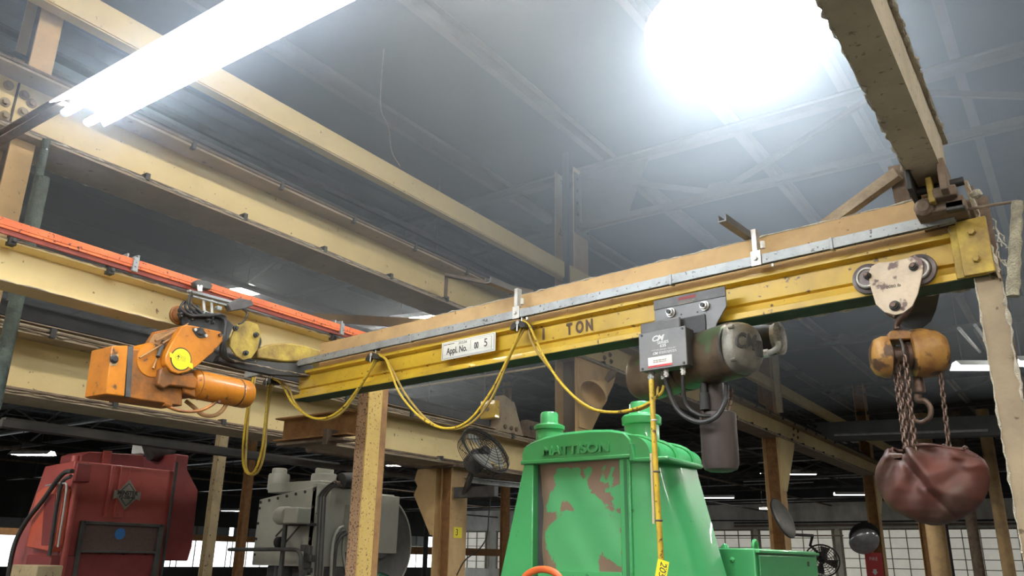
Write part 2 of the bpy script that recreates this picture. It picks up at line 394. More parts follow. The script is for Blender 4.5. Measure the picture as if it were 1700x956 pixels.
# ---- A: big cream runway beam
YA0, YA1 = -3.0, 54.0
t = thing('crane_runway_beam', (XA, YA0, 4.4), 'big cream painted upper crane runway beam lit brightest, crossing behind the yellow beam', 'beam')
MB().bx(XA - 0.018/2, XA + 0.018/2, YA0, YA1, 4.4 + 0.022, 4.4 + 0.49 - 0.022).build('web', CREAM, t, smooth=False)
MB().bx(XA - 0.44/2, XA + 0.44/2, YA0, YA1, 4.4, 4.4 + 0.022).build('lower_flange', SOILED_SHADED, t, smooth=False)
MB().bx(XA - 0.44/2, XA + 0.44/2, YA0, YA1, 4.4 + 0.49 - 0.022, 4.4 + 0.49).build('upper_flange', SOILED_SHADED, t, smooth=False)
mb = MB(); mb.tube([(XA + .19, YA0 + i * .5, 4.445 + .004 * math.sin(i * 2.1)) for i in range(115)], .016, 7); mb.build('lower_conduit', DUSTY, t)
mb = MB(); mb.tube([(XA + .225, YA0 + i * .5, 4.90 + .003 * math.sin(i * 1.7)) for i in range(115)], .013, 7); mb.build('upper_conduit', DUSTY, t)
mb = MB(); flange_dust(mb, (XA + .225, YA0, 4.425), (XA + .225, 24, 4.425), .007, .05, seed=3); flange_dust(mb, (XA - .225, YA0, 4.405), (XA - .225, 14, 4.405), .008, .05, seed=4); mb.build('dust_crust', FUZZ, t)
for i in range(26):
    y = .3 + i * .93
    MB().bx(XA + .16, XA + .24, y - .018, y + .018, 4.42, 4.475).build('conduit_clip', DARKST, t)
    MB().bx(XA + .20, XA + .245, y + .33, y + .362, 4.845, 4.92).build('conduit_clip', DARKST, t)
for k_, bolts in enumerate((((14, 142), (40, 158), (8, 170), (38, 186), (8, 192)), ((1000, 582), (1012, 589), (1003, 594), (1014, 600)), ((1317, 712), (1324, 716), (1317, 722), (1324, 726)))):
    for (px, py) in bolts + (((52, 172),) if k_ == 0 else ()):
        q_ = at(px, py, X=XA + .01); y_, z_ = q_.y, q_.z; r_ = .045 if k_ < 1 else .05
        mb = MB(); mb.cyl((XA + .009, y_, z_), (XA + .018, y_, z_), r_ * .8, r_ * .8, 16); hexnut(mb, (XA + .018, y_, z_), (1, 0, 0), r_ * .5, .022); mb.build('bolt', DUSTY if k_ else SOILED_SHADED, t)
q_ = at(24, 170, X=XA + .01); MB().bx(XA + .009, XA + .022, q_.y - .006, q_.y + .006, 4.43, 4.86).build('splice_seam', DARKST, t)
# ---- B: upper channel strut
t = thing('eave_channel', (XA, YA0, 5.42), 'narrow cream channel beam above the big runway beam, meeting the tall middle column', 'beam')
MB().ext([(a + .04, b) for a, b in C_(.245, -.10, .012)], (XA + .24, YA0, 5.42), (XA + .24, YA1, 5.42)).build('channel', CREAM, t, smooth=False)
for i in range(12):
    y = 2.3 + i * 2.4; MB().bx(XA + .16, XA + .222, y - .03, y + .03, 5.655, 5.71).build('clip', DUSTFLG, t)
# dark cable tray and hanging lint between A and B
for k, (z, dx) in enumerate(((5.13, -.1), (5.22, -.3), (5.34, -.22))):
    o = MB().tube([(XA + dx, YA0 + i, z + .015 * math.sin(i * 1.3 + k)) for i in range(56)], .022 + .01 * k, 7).build('cable_run', DARKST)
    tag(o, ['lowest dark cable run between the two cream beams', 'middle dark cable run between the two cream beams', 'thickest dark cable run just under the narrow cream channel'][k], 'cable')

# ---- D: lower runway beam
XD = -6.24
YD0, YD1 = -3.0, 12.6
t = thing('crane_runway_beam', (XD, YD0, 2.68), 'deep cream lower runway beam across the left, behind the orange hoist', 'beam')
MB().bx(XD - 0.018/2, XD + 0.018/2, YD0, YD1, 2.68 + 0.022, 2.68 + 0.46 - 0.022).build('web', CREAM, t, smooth=False)
MB().bx(XD - 0.42/2, XD + 0.42/2, YD0, YD1, 2.68, 2.68 + 0.022).build('lower_flange', SOILED_SHADED, t, smooth=False)
MB().bx(XD - 0.42/2, XD + 0.42/2, YD0, YD1, 2.68 + 0.46 - 0.022, 2.68 + 0.46).build('upper_flange', SOILED_SHADED, t, smooth=False)
MB().ext(C_(.10, .12, .008), (XD - .05, YD0, 3.142), (XD - .05, YD1, 3.142)).build('crane_rail', DUSTFLG, t, smooth=False)
mb = MB(); mb.tube([(XD + .19, YD0 + i * .5, 2.722) for i in range(32)], .015, 7); mb.build('lower_conduit', DUSTY, t)
mb = MB(); mb.tube([(XD + .2, YD0 + i * .4, 3.165 + .006 * math.sin(i)) for i in range(39)], .014, 7); mb.build('upper_conduit', DUSTFLG, t)
mb = MB(); flange_dust(mb, (XD + .215, YD0, 2.70), (XD + .215, YD1, 2.70), .007, .05, seed=5); flange_dust(mb, (XD + .215, YD0, 3.14), (XD + .215, YD1, 3.14), .008, .05, seed=6); mb.build('dust_crust', DUSTFLG, t)
for i in range(12):
    y = .4 + i * .98
    MB().bx(XD + .15, XD + .225, y - .018, y + .018, 2.70, 2.75).build('conduit_clip', DARKST, t)
    MB().bx(XD + .17, XD + .235, y + .4, y + .44, 3.12, 3.19).build('conduit_clip', DARKST, t)
# crane bumpers on D's rail
P = at(822, 712, X=XD + .05); y = P.y
t = thing('crane_stop', (XD, y, 3.25), 'yellow square bumper plate on a triangular bracket above the lower runway beam', 'crane stop')
MB().prism([(y - .02, 3.20), (y + .52, 3.20), (y + .30, 3.62), (y + .06, 3.68)], XD - .02, XD + .14, axis='x').build('bracket', SOILED_SHADED, t, bevel=.004)
a = at(800, 696, Y=y - .12); b = at(825, 664, Y=y - .12)
MB().bx(a.x, b.x, y - .16, y - .06, a.z, b.z).build('bumper_plate', YEL, t, bevel=.006)
MB().cyl(((a.x + b.x) / 2, y - .165, (a.z + b.z) / 2), ((a.x + b.x) / 2, y - .185, (a.z + b.z) / 2), .03, .03, 14).build('bolt', DUSTFLG, t)
for q in (.08, .22, .34): MB().cyl((XD + .14, y + q, 3.27), (XD + .165, y + q, 3.27), .028, .028, 6).build('bolt', DUSTY, t)
P = at(882, 706, X=XD); 
t = thing('angle_bracket', P, 'small dark bolted bracket on the lower runway beam just left of the green machine', 'bracket')
MB().bx(P.x - .05, P.x + .06, P.y - .18, P.y + .2, 3.22, 3.46).build('plate', DUSTY, t, bevel=.01)
for q in (-.1, .12): MB().cyl((P.x + .06, P.y + q, 3.36), (P.x + .08, P.y + q, 3.36), .03, .03, 12).build('hole_bolt', DARKST, t)

# ---- C: trolley beam with conductor rails
XC = -4.79
YC0, YC1 = -3.0, 4.75
t = thing('hoist_trolley_beam', (XC, YC0, 3.05), 'dull cream beam carrying the orange hoist and the orange conductor bars', 'beam')
MB().ext(I_(.235, .20, .014, .012, .008), (XC, YC0, 3.05), (XC, YC1, 3.05)).build('beam', CREAM, t, smooth=False)
mb = MB(); flange_dust(mb, (XC + .1, YC0, 3.285), (XC + .1, YC1, 3.285), .006, .04, seed=8); flange_dust(mb, (XC + .1, YC0, 3.05), (XC + .1, YC1, 3.05), .004, .06, seed=9); mb.build('dust_crust', DUSTFLG, t)
for y in (1.85, 2.42, 4.25):
    mb = MB(); mb.bx(XC + .08, XC + .13, y - .02, y + .02, 3.25, 3.31); mb.cyl((XC + .13, y, 3.275), (XC + .15, y, 3.275), .014, .014, 6); mb.build('clamp', DARKST, t, bevel=.003)
t = thing('conductor_rail', (XC + .13, YC0, 3.3), 'bundle of orange insulated conductor bars along the top of the hoist beam', 'conductor rail')
Xo = XC + .125
for k, (z, dx, m_, r) in enumerate(((3.362, 0, ORRAIL, .021), (3.334, .008, ORRAIL, .009), (3.318, .0, DKORR, .008), (3.302, .006, DKORR, .008))):
    pr = R_(2 * r, 2 * r * .9)
    MB().ext(pr, (Xo + dx, YC0, z - r), (Xo + dx, 5.6, z - r)).build('bar', m_, t, smooth=False, bevel=.003)
for y in (2.55, 4.3):
    mb = MB(); mb.bx(Xo - .03, Xo + .03, y - .018, y + .018, 3.30, 3.395); mb.bx(Xo - .09, Xo - .02, y - .04, y - .025, 3.38, 3.42); mb.bx(Xo - .09, Xo - .02, y + .03, y + .045, 3.38, 3.43)
    mb.build('hanger_clamp', GALV, t, bevel=.003)

# ---- extra horizontal dark beams behind, seen between C and D
for k, (X, z, h) in enumerate(((-7.4, 3.55, .14), (-8.3, 3.52, .10), (-9.6, 3.75, .16))):
    o = MB().ext(I_(h, .16, .012, .012), (X, -3, z), (X, 10.0 + 3 * k, z)).build('pipe_rack_rail', DUSTY if k else JOIST, smooth=False)
    tag(o, ['dark brown rail seen just above the lower runway beam', 'thin brown rail behind the first one above the lower runway beam', 'furthest brown rail above the lower runway beam'][k], 'rail')
# brown crossing beams under D in the left bay
for k, (x0, y0, x1, y1, X, m_, r) in enumerate(((0, 708, 700, 790, -8.6, JOIST, .035), (200, 742, 760, 790, -9.2, DUSTY, .025), (0, 722, 560, 760, -10.4, JOIST, .06))):
    a = at(x0, y0, X=X); b = at(x1, y1, X=X)
    a = V((X, a.y, (a.z + b.z) / 2)); b = V((X, b.y, a.z))
    o = MB().ext(R_(2 * r, 2 * r), a - V((0, 0, r)), b - V((0, 0, r))).build('duct_run', m_, smooth=False)
    tag(o, ['brown pipe run just under the lower runway beam', 'narrow dark run below the brown pipe', 'wide dark run furthest under the lower runway beam'][k], 'pipe')
a = at(560, 752, X=-8); b = at(880, 830, X=-8)
o = MB().cyl((-8.2, 7.2, 2.98), (-8.2, 16, 2.98), .075, .075, 12).build('dust_pipe', DUSTY)
tag(o, 'thick grimy pipe above the grey press', 'pipe')
for y_ in (9.5, 13.5): MB().cyl((-8.2, y_, 3.0), (-8.2, y_, ZC + .02), .012, .012, 6).build('hanger', JOIST, o)

# ---- columns
def hcol(name, x, y, z0, z1, m_, lab, w=.30, d=.30, grp=None, m2=None, cat='column'):
    t = thing(name, (x, y, z0), lab, cat, grp)
    tf = .016
    for a_, b_ in ([(z0, 4.39), (4.89, z1)] if abs(x - XA) < .1 and z1 > 5 else [(z0, z1)]):
        for s_ in (-1, 1): MB().bx(x + s_ * (d / 2 - tf / 2) - tf / 2, x + s_ * (d / 2 - tf / 2) + tf / 2, y - w / 2, y + w / 2, a_, b_).build('flange', m_, t, smooth=False)
        MB().bx(x - d / 2 + tf, x + d / 2 - tf, y - .007, y + .007, a_, b_).build('web', m2 or m_, t, smooth=False)
    return t
def bracket(t, x, y, z, m_, s=1):
    """triangular knee plate under a beam, beyond the column"""
    MB().prism([(y - .15 * s, z), (y + .55, z), (y + .5, z - .12), (y - .02, z - .85), (y - .15, z - .85)] if s > 0 else
               [(y + .15, z), (y - .38, z), (y - .36, z - .14), (y - .13, z - .62), (y + .15, z - .62)], x - .01, x + .01, axis='x').build('knee_plate', m_, t, smooth=False)
XK = -5.9
# middle column, rises through the roof truss
t = hcol('building_column', XK, Ys[1], 0, 7.4, TAN, 'tall tan steel column in the middle, rising behind the yellow beam to the roof truss', m2=PURL, w=.42, d=.34)
MB().bx(XK + .18, XK + .195, Ys[1] - .22, Ys[1] + .22, 6.3, 7.3).build('splice_plate', PURL, t)
for i in range(5):
    for s in (-1, 1): MB().cyl((XK + .195, Ys[1] + s * .15, 6.4 + i * .2), (XK + .225, Ys[1] + s * .15, 6.4 + i * .2), .022, .022, 6).build('rivet', PURL, t)
MB().prism([(XK + .2, 6.42), (XK + .95, 6.45), (XK + 1.35, 7.32), (XK + .2, 7.32)], Ys[1] - .02, Ys[1] + .0).build('gusset', PURL, t)
MB().prism([(Ys[1] - .15, 4.4), (Ys[1] + 1.0, 4.4), (Ys[1] + .9, 4.2), (Ys[1] + .2, 3.4), (Ys[1] - .15, 3.4)], XK + .17, XK + .19, axis='x').build('knee_plate', TAN, t)
for i, Y in enumerate(Ys[2:5]):
    t = hcol('building_column', XK, Y, 0, 7.4, TAN, ['tan column at right standing behind the dark oval mirror', 'brown column at far right just left of the red bag', 'furthest brown column below the red bag'][i], m2=RUSTB, w=.42, d=.34)
    MB().prism([(Y - .1, 4.4), (Y + 1.1, 4.4), (Y + 1.0, 4.2), (Y + .2, 3.2), (Y - .1, 3.2)], XK + .17, XK + .19, axis='x').build('knee_plate', CREAM, t)
yq = at(22, 330, X=-5.73).y
t = hcol('building_column', XK - .02, yq, 3.14, 7.4, TAN, 'tan column at the left edge behind the orange conductor bars', m2=DUSTY, w=.16, d=.30)
q = at(56, 330, X=-5.62); o = MB().cyl((-5.62, q.y, 3.2), (-5.62, q.y, 4.39), .028, .028, 12).build('drain_pipe', mat('greenish_dirty_pipe', (.10, .13, .11), (.05, .06, .055), 12, .5, .9, bump=.8))
tag(o, 'grimy dark green vertical pipe at the left edge behind the orange bars', 'pipe')
q = at(14, 560, X=-5.3); o = MB().tube([(-5.3, q.y, 3.05 + k * .04) for k in range(-15, 24)], .042, 12).build('drain_pipe', bpy.data.materials['greenish_dirty_pipe'])
tag(o, 'thick dark green pipe at the left edge between the two lower cream beams', 'pipe')
q = at(938, 430, X=-5.6); o = MB().ext(R_(.06, .08), (-5.6, q.y, 4.9), (-5.6, q.y, 7.4), up=(0, 1, 0)).build('hanger_strut', DARKST, smooth=False); tag(o, 'dark vertical strut crossing the narrow cream channel left of the tall middle column', 'strut')
q = at(1290, 640, X=-5.5); o = MB().ext(R_(.10, .12), (-5.5, q.y, 4.88), (-5.5, q.y, 7.0), up=(0, 1, 0)).build('hanger_strut', CREAM2, smooth=False); tag(o, 'thin cream vertical post rising from the big runway beam right of the electric hoist', 'strut')
# column under D with the number tag
YK = at(775, 850, X=XD + .13).y - .15
t = hcol('runway_column', XD, YK, 0, 2.68, TAN, 'tan steel column under the lower runway beam with a small yellow number tag', m2=RUSTB, w=.30, d=.26)
MB().bx(XD - .25, XD + .25, YK - .22, YK + .22, 2.655, 2.68).build('cap_plate', DUSTY, t)
MB().bx(XD - .03, XD - .01, YK - .152, YK - .14, 0, 2.66).build('stiffener', RUSTB, t)
MB().prism([(XD - .13, 2.66), (XD - .42, 2.66), (XD - .46, 2.54), (XD - .41, 2.46), (XD - .46, 2.36), (XD - .18, 1.9), (XD - .13, 1.9)], YK - .14, YK - .12).build('knee_plate', TAN, t, bevel=.004)
a = at(760, 884, X=XD + .132)
MB().bx(XD + .130, XD + .134, a.y - .075, a.y + .075, a.z - .06, a.z + .06).build('number_tag', STICK, t)
text('3', .10, (XD + .1345, a.y - .02, a.z), (0, 1, 0), (0, 0, 1), INK, t, 'number')
# rusty post in front, under the jib end
P0 = at(628, 646, X=-4.72)
XP, YP = -4.80, P0.y + .02
t = thing('support_post', (XP, YP, 0), 'rust spotted yellow and pink steel post standing behind the left end of the yellow beam', 'post')
MB().bx(XP + .05, XP + .062, YP - .10, YP + .055, 0, 3.05).build('yellow_flange', YELCOL, t)
MB().bx(XP - .06, XP - .048, YP - .10, YP + .10, 0, 3.05).build('back_flange', RUSTCOL, t)
MB().bx(XP - .06, XP + .048, YP - .102, YP - .09, 0, 3.05).build('pink_side', RUSTCOL, t)
MB().bx(XP - .048, XP + .048, YP - .007, YP + .007, 0, 3.05).build('web', RUSTCOL, t)
MB().bx(XP + .045, XP + .060, YP + .058, YP + .125, 0, 3.05).build('edge_strip', RUSTB, t)
# brown bracket beam from the post to the left
a = at(600, 700, X=-4.95); 
t = thing('bracket_beam', (XP - .1, YP - .2, 2.5), 'brown beam stub reaching left from the rusty post in front of the lower runway beam', 'beam')
a0 = at(602, 716, X=-4.9); b0 = at(478, 728, X=-5.0)
a0 = at(602, 725, Y=YP - .05); b0 = at(470, 732, Y=YP - .05); zz = (a0.z + b0.z) / 2
MB().ext([(-.06, 0), (.06, 0), (.06, .012), (-.04, .012), (-.04, .188), (.06, .188), (.06, .2), (-.06, .2)], (b0.x, YP - .10, zz), (XP - .1, YP - .10, zz)).build('channel', RUSTB, t, smooth=False)
MB().bx(b0.x + .1, XP - .1, YP - .2, YP - .05, zz - .05, zz - .03).build('lower_strap', DUSTY, t)
MB().bx(XP - .32, XP - .27, YP - .22, YP - .1, zz - .08, zz + .05).build('clamp', DUSTY, t, bevel=.004)
# ================================================================== JIB
JO = V((-.196, 3.566, 2.75)); J = frame(JO, V((4.54, -.417, 0)))
JX, JY, JZ = [J.to_3x3().col[i].copy() for i in range(3)]; JI = J.inverted()
def jl(px, py, d=0.0): return JI @ atp(px, py, JO + JY * d, JY)
def jw(p): return J @ V(p)
t = thing('jib_crane_beam', JO, 'bright yellow jib beam stencilled 1 TON with a cream channel bolted on its top', 'beam')
HJ = .205
fr_ = [(0, 0), (0, .030), (.058, .048), (.064, .078), (.046, .086), (.042, .176), (.0, .184), (0, HJ)]
MB(J).prism(fr_ + [(.15 - a, b) for a, b in fr_[::-1]], -4.60, 0, axis='x').build('beam', YEL, t, smooth=False, bevel=.002)
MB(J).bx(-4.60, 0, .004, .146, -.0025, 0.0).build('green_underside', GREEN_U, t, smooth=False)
MB(J).prism([(.03, .207), (.03, .395), (.10, .395), (.10, .385), (.04, .385), (.04, .217), (.10, .217), (.10, .207)], -4.35, -.12, axis='x').build('cap_channel', TAN, t, smooth=False)
mb = MB(J); mb.bx(-.11, -.075, -.012, .07, 0, .23); mb.bx(-.08, .03, -.03, -.012, .0, .235); mb.build('end_plate', YEL2, t, bevel=.003)
for z in (.06, .175):
    mb = MB(J); mb.cyl((-.025, -.03, z), (-.025, -.05, z), .016, .013, 6); mb.build('bolt', YEL2, t)
mb = MB(J); flange_dust(mb, (-3.2, .03, .397), (-.15, .03, .397), .004, .04, seed=12); flange_dust(mb, (-1.0, .148, .0), (-.1, .148, 0), .007, .035, seed=13); flange_dust(mb, (-1.62, .148, .0), (-1.2, .148, 0), .004, .035, seed=14); mb.build('lint', FUZZ, t)
for k, (px, py, c, s) in enumerate(((902, 556, '1', .085), (945, 549, 'T', .085), (962, 546, 'O', .085), (978, 543, 'N', .085))):
    p = jl(px, py, .040); text(c, .088, jw((p.x, .0405, .128)), JX, JZ, STENCIL, t, 'stencil_letter', bold=.004, sx=.72 if c != '1' else .9)
# small drip marks and scratches stay in the paint; number plate
a = jl(733, 598, -.004); b = jl(823, 550, -.004); c = jl(733, 571, -.004); d = jl(823, 583, -.004)
z0 = (a.z + d.z) / 2; z1 = (b.z + c.z) / 2
pl = MB(J).bx(a.x, b.x, -.006, -.003, z0, z1).build('number_plate', PAPER, t, bevel=.0)
W = b.x - a.x; H = z1 - z0; cx = (a.x + b.x) / 2; cz = (z0 + z1) / 2
mb = MB(J)
for (u0, u1, v0, v1) in ((.02, .98, .055, .065), (.02, .98, .93, .94), (.02, .025, .055, .94), (.975, .98, .055, .94), (.035, .965, .10, .106), (.93, .934, .1, .85), (.55, .92, .84, .846), (.55, .553, .34, .84), (.02, .965, .28, .283)):
    mb.bx(a.x + W * u0, a.x + W * u1, -.0068, -.006, z0 + H * v0, z0 + H * v1)
mb.build('ruled_border', INK, pl, smooth=False)
text('Appl. No.', H * .50, jw((a.x + W * .295, -.0068, z0 + H * .45)), JX, JZ, INK, pl, 'lettering', bold=.0008, sx=.78)
text('00', H * .48, jw((a.x + W * .66, -.0068, z0 + H * .47)), JX, JZ, INK, pl, 'lettering', bold=.001, sx=.66)
text('5', H * .62, jw((a.x + W * .83, -.0068, z0 + H * .52)), JX, JZ, INK, pl, 'lettering', sx=.9)
text('35526', H * .20, jw((a.x + W * .40, -.0068, z0 + H * .80)), JX, JZ, GREYBOX, pl, 'handwriting', shear=.1, sx=1.3)
mb = MB(J); bars(mb, J, a.x + W * .04, a.x + W * .24, z0 + H * .85, H * .04, -.0062, 3, 2); mb.build('small_print', INK, pl, smooth=False)

# festoon rail
t = thing('festoon_rail', jw((-5.16, -.06, .2)), 'long grey galvanised strut rail along the top front of the yellow beam', 'rail')
za, zb_ = .222, .268
MB(J).prism([(-.075, za), (-.075, zb_), (-.045, zb_), (-.045, za), (-.052, za), (-.052, zb_ - .007), (-.068, zb_ - .007), (-.068, za)], -5.16, -.07, axis='x').build('rail', GALV, t, smooth=False)
for px, py in ((1258, 432), (860, 515)):
    p = jl(px, py, -.06); x = p.x
    mb = MB(J); mb.prism([(x - .10, .405), (x - .06, .405), (x - .06, .44), (x - .064, .44), (x - .064, .412), (x - .096, .412), (x - .096, .44), (x - .10, .44)], -.24, .12, axis='y'); mb.build('cross_strut', GREYBOX, t, smooth=False)
    mb = MB(J); mb.bx(x - .025, x + .025, -.082, -.076, .215, .29); mb.bx(x - .015, x + .01, -.08, -.04, .29, .40); mb.build('hanger_plate', CHROME, t, bevel=.002)
    mb = MB(J); mb.cyl((x - .002, -.082, .25), (x - .002, -.094, .25), .011, .011, 6); mb.cyl((x + .03, -.06, .30), (x + .03, -.06, .335), .012, .012, 6); mb.cyl((x + .07, -.06, .20), (x + .07, -.06, .215), .009, .009, 8); mb.build('bolt', CHROME, t)
mb = MB(J)
for px in (683, 1120, 1400): p = jl(px, 560, -.06); MB(J).bx(p.x - .008, p.x + .008, -.079, -.041, .215, .272).build('splice_clip', GALV, t, bevel=.003)
mb = MB(J); flange_dust(mb, (-4.6, -.06, .27), (-1.6, -.06, .27), .003, .05, seed=21); mb.build('lint', DUSTY, t)

# cable saddles and loops
def saddle(px, py, lab):
    p = jl(px, py, -.06); t = thing('cable_trolley', jw(p), lab, 'cable trolley', 'festoon cable trolleys')
    x, z = p.x, p.z
    mb = MB(J); pts = [(x + .056 * math.cos(a), z - .022 + .046 * math.sin(a)) for a in [pi * i / 10 for i in range(11)]]
    mb.prism(pts + [(q[0] * 1 + (x - q[0]) * .6, z - .022 + (q[1] - z + .022) * .3) for q in pts[::-1]], -.098, -.015); mb.build('saddle', BLACK, t)
    mb = MB(J); mb.cyl((x, -.06, z + .01), (x, -.06, z + .06), .005, .005, 8); mb.cyl((x, -.10, z - .002), (x, -.10, z - .04), .005, .004, 8); mb.cyl((x, -.1, z + .012), (x, -.02, z + .012), .012, .012, 10); mb.build('hook_bolt', CHROME, t)
    mb = MB(J)
    for dx in (-.018, .018): mb.cyl((x + dx, -.074, z + .055), (x + dx, -.046, z + .055), .012, .012, 12)
    mb.build('roller', BLACK, t)
    return t
saddle(450, 634, 'leftmost black cable trolley at the left end of the grey rail')
saddle(623, 593, 'second black cable trolley, hanging left of the white number plate')
saddle(866, 541, 'third black cable trolley, hanging between the number plate and the stencilled letters')
def jloop(name, pxs, lab, r=.0095, m_=CABLE, off=((0, 0), (.016, .010)), d0=-.06):
    pts = [jl(a, b, c) for a, b, c in pxs]; pts = catmull(pts, 9)
    t = thing(name, jw(pts[0]), lab, 'cable')
    for i, (ox, oy) in enumerate(off):
        q = [V(p) + V((ox * (1 + .8 * math.sin(k * .21 + i)), oy, ox * .5 * math.sin(k * .13))) for k, p in enumerate(pts)]
        mm = m_ if i == 0 else CABLE2
        MB(J).tube(q, r, 8).build('cable_strand', mm, t)
    return t
OFF3 = ((0, 0), (.017, .010), (-.004, .022))
jloop('festoon_cable', [(1102, 640, -.05), (1095, 655, -.06), (1062, 676, -.07), (1015, 684, -.08), (975, 674, -.08), (935, 640, -.08), (905, 596, -.07), (888, 560, -.06), (878, 540, -.06), (868, 533, -.06)], 'yellow festoon cable loop sagging right of the stencil to the black control box', .0075, off=((0, 0), (-.02, .012)))
jloop('festoon_cable', [(866, 534, -.06), (862, 552, -.06), (845, 590, -.06), (815, 650, -.07), (778, 698, -.08), (740, 711, -.08), (700, 694, -.08), (665, 655, -.07), (648, 615, -.06), (640, 596, -.06), (626, 588, -.06)], 'longest yellow festoon cable loop, sagging below the white number plate', .0075)
jloop('festoon_cable', [(623, 586, -.06), (620, 600, -.06), (600, 636, -.06), (570, 676, -.07), (540, 694, -.08), (510, 690, -.08), (485, 668, -.07), (474, 648, -.06), (464, 634, -.06), (452, 628, -.06)], 'short yellow festoon cable loop at the left end of the yellow beam', .0085)
jloop('festoon_cable', [(448, 630, -.06), (445, 650, -.06), (440, 700, -.06), (435, 745, -.06), (424, 780, -.05), (412, 786, -.03), (404, 770, 0), (404, 735, .03), (409, 690, .06), (416, 650, .10), (424, 600, .2)], 'deepest yellow cable loop hanging straight down at the left end of the grey rail', .0095, off=((0, 0), (.014, .012)))

# ================================================================== ELECTRIC HOIST ON THE JIB
def Q(px, py, d): return jl(px, py, d)
p = Q(1147, 520, -.05)
t = thing('electric_chain_hoist', jw((-1.3, .07, 0)), 'brown stained electric chain hoist with black control box hanging from the yellow beam', 'hoist')
# trolley side plate, far plate, wheels
x0, x1 = Q(1088, 545, -.06).x, Q(1205, 490, -.06).x
zt_, zb2 = .152, .02
poly = [(x0, zb2 - .03), (x0, zt_), (x1, zt_), (x1, .055), (x1 - .05, -.0), (x1 - .06, -.05), (x1 - .19, -.06), (x1 - .20, -.05)]
MB(J).prism([(x0, -.02), (x0, zt_), (x1, zt_), (x1, .055), (x1 - .055, -.02), (x1 - .07, -.065), (x0 + .16, -.065), (x0 + .16, -.02)], -.062, -.054).build('trolley_plate', GREYBOX, t, bevel=.002)
MB(J).prism([(x0 - .001, .105), (x0 - .001, zt_ + .002), (x1 + .001, zt_ + .002), (x1 + .001, .105)], -.066, -.061).build('upper_flange', BLKPL, t, bevel=.001)
MB(J).prism([(x0, -.02), (x0, zt_), (x1, zt_), (x1, .055), (x1 - .055, -.02)], .204, .212).build('far_plate', BLKPL, t)
MB(J).bx(x0 + .135, x0 + .28, -.069, -.0625, -.055, .035).build('motor_recess', BLACK, t, bevel=.01)
for px, py in ((1114, 519), (1170, 508)):
    q = Q(px, py, -.066)
    mb = MB(J); mb.cyl((q.x, -.066, q.z), (q.x, -.072, q.z), .024, .024, 24); mb.cyl((q.x, -.072, q.z), (q.x, -.088, q.z), .019, .019, 6); mb.build('nut', CHROME, t)
    mb = MB(J); mb.cyl((q.x, -.066, q.z), (q.x, -.098, q.z), .0115, .0105, 16); mb.build('stud', BLACK, t)
    mb = MB(J); mb.lathe((q.x, -.046, q.z - .035), (0, 1, 0), [(.0, 0), (.047, 0), (.047, .008), (.034, .012), (.03, .05), (0, .05)], 24); mb.build('wheel', WHEELM, t)
for px, py in ((1131, 522), (1158, 518)):
    q = Q(px, py, -.062); MB(J).cyl((q.x, -.062, q.z), (q.x, -.0635, q.z), .005, .005, 10).build('hole', BLACK, t)
MB(J).cyl((x0 + .09, -.054, -.045), (x0 + .09, .21, -.045), .018, .018, 12).build('crossbar', BLKPL, t)
MB(J).bx(x0 + .14, x0 + .235, -.0672, -.066, .128, .144).build('red_print', mat('faded_red_print', (.22, .03, .03)), t, smooth=False)
mb = MB(J); bars(mb, J, x0 + .14, x0 + .235, .119, .003, -.0664, 4, 5); bars(mb, J, x0 + .14, x0 + .22, .110, .003, -.0664, 4, 6); mb.build('small_print', DUSTFLG, t, smooth=False)
# black backing plate behind the control box
a = Q(1061, 541, -.11); b = Q(1115, 535, -.11)
MB(J).bx(a.x, b.x + .04, -.1, -.085, -.12, .036).build('backing_plate', BLKPL, t, bevel=.008)
# control box
bx0 = Q(1062, 590, -.17).x; bx1 = Q(1139, 570, -.17).x; bz1 = Q(1100, 548, -.17).z; bz0 = Q(1100, 611, -.17).z
box = MB(J).bx(bx0, bx1, -.165, -.085, bz0, bz1).build('control_box', BLKPL, t, bevel=.005)
MB(J).bx(bx0 - .002, bx1 + .002, -.172, -.160, bz0 - .002, bz1 + .002).build('cover', GREYBOX, box, bevel=.003)
bw, bh = bx1 - bx0, bz1 - bz0
def bt(s, size, u, v, m_=WHITEINK, **k): text(s, size, jw((bx0 + bw * u, -.1722, bz0 + bh * v)), JX, JZ, m_, box, 'lettering', **k)
bt('CM', bh * .20, .40, .80, bold=.0016, shear=.35, sx=1.15)
bt('SERIES', bh * .105, .52, .675, bold=.0003, sx=1.15); bt('635', bh * .105, .52, .585, bold=.0005, sx=1.2)
bt('MOTOR DRIVEN TROLLEY', bh * .055, .53, .49, sx=1.1); bt('CM', bh * .09, .34, .405, bold=.0008, shear=.35, sx=1.1)
mb = MB(J)
for q_ in range(2): bars(mb, J, bx0 + bw * .43, bx0 + bw * .80, bz0 + bh * (.43 - .035 * q_), bh * .016, -.1722, 5, 7 + q_)
mb.build('small_print', WHITEINK, box, smooth=False)
MB(J).bx(bx0 + bw * .19, bx0 + bw * .70, -.174, -.1725, bz0 + bh * .045, bz0 + bh * .32).build('voltage_label', PAPER, box, smooth=False)
MB(J).bx(bx0 + bw * .19, bx0 + bw * .70, -.1748, -.174, bz0 + bh * .045, bz0 + bh * .10).build('red_stripe', REDP, box, smooth=False)
mb = MB(J)
for q_ in range(2): bars(mb, J, bx0 + bw * .30, bx0 + bw * .58, bz0 + bh * (.22 - .045 * q_), bh * .022, -.1742, 4, 11 + q_)
mb.build('small_print', DUSTY, box, smooth=False)
for u in (.06, .94):
    for v in (.05, .95):
        MB(J).cyl((bx0 + bw * u, -.172, bz0 + bh * v), (bx0 + bw * u, -.176, bz0 + bh * v), .006, .006, 10).build('screw', BLACK, box)
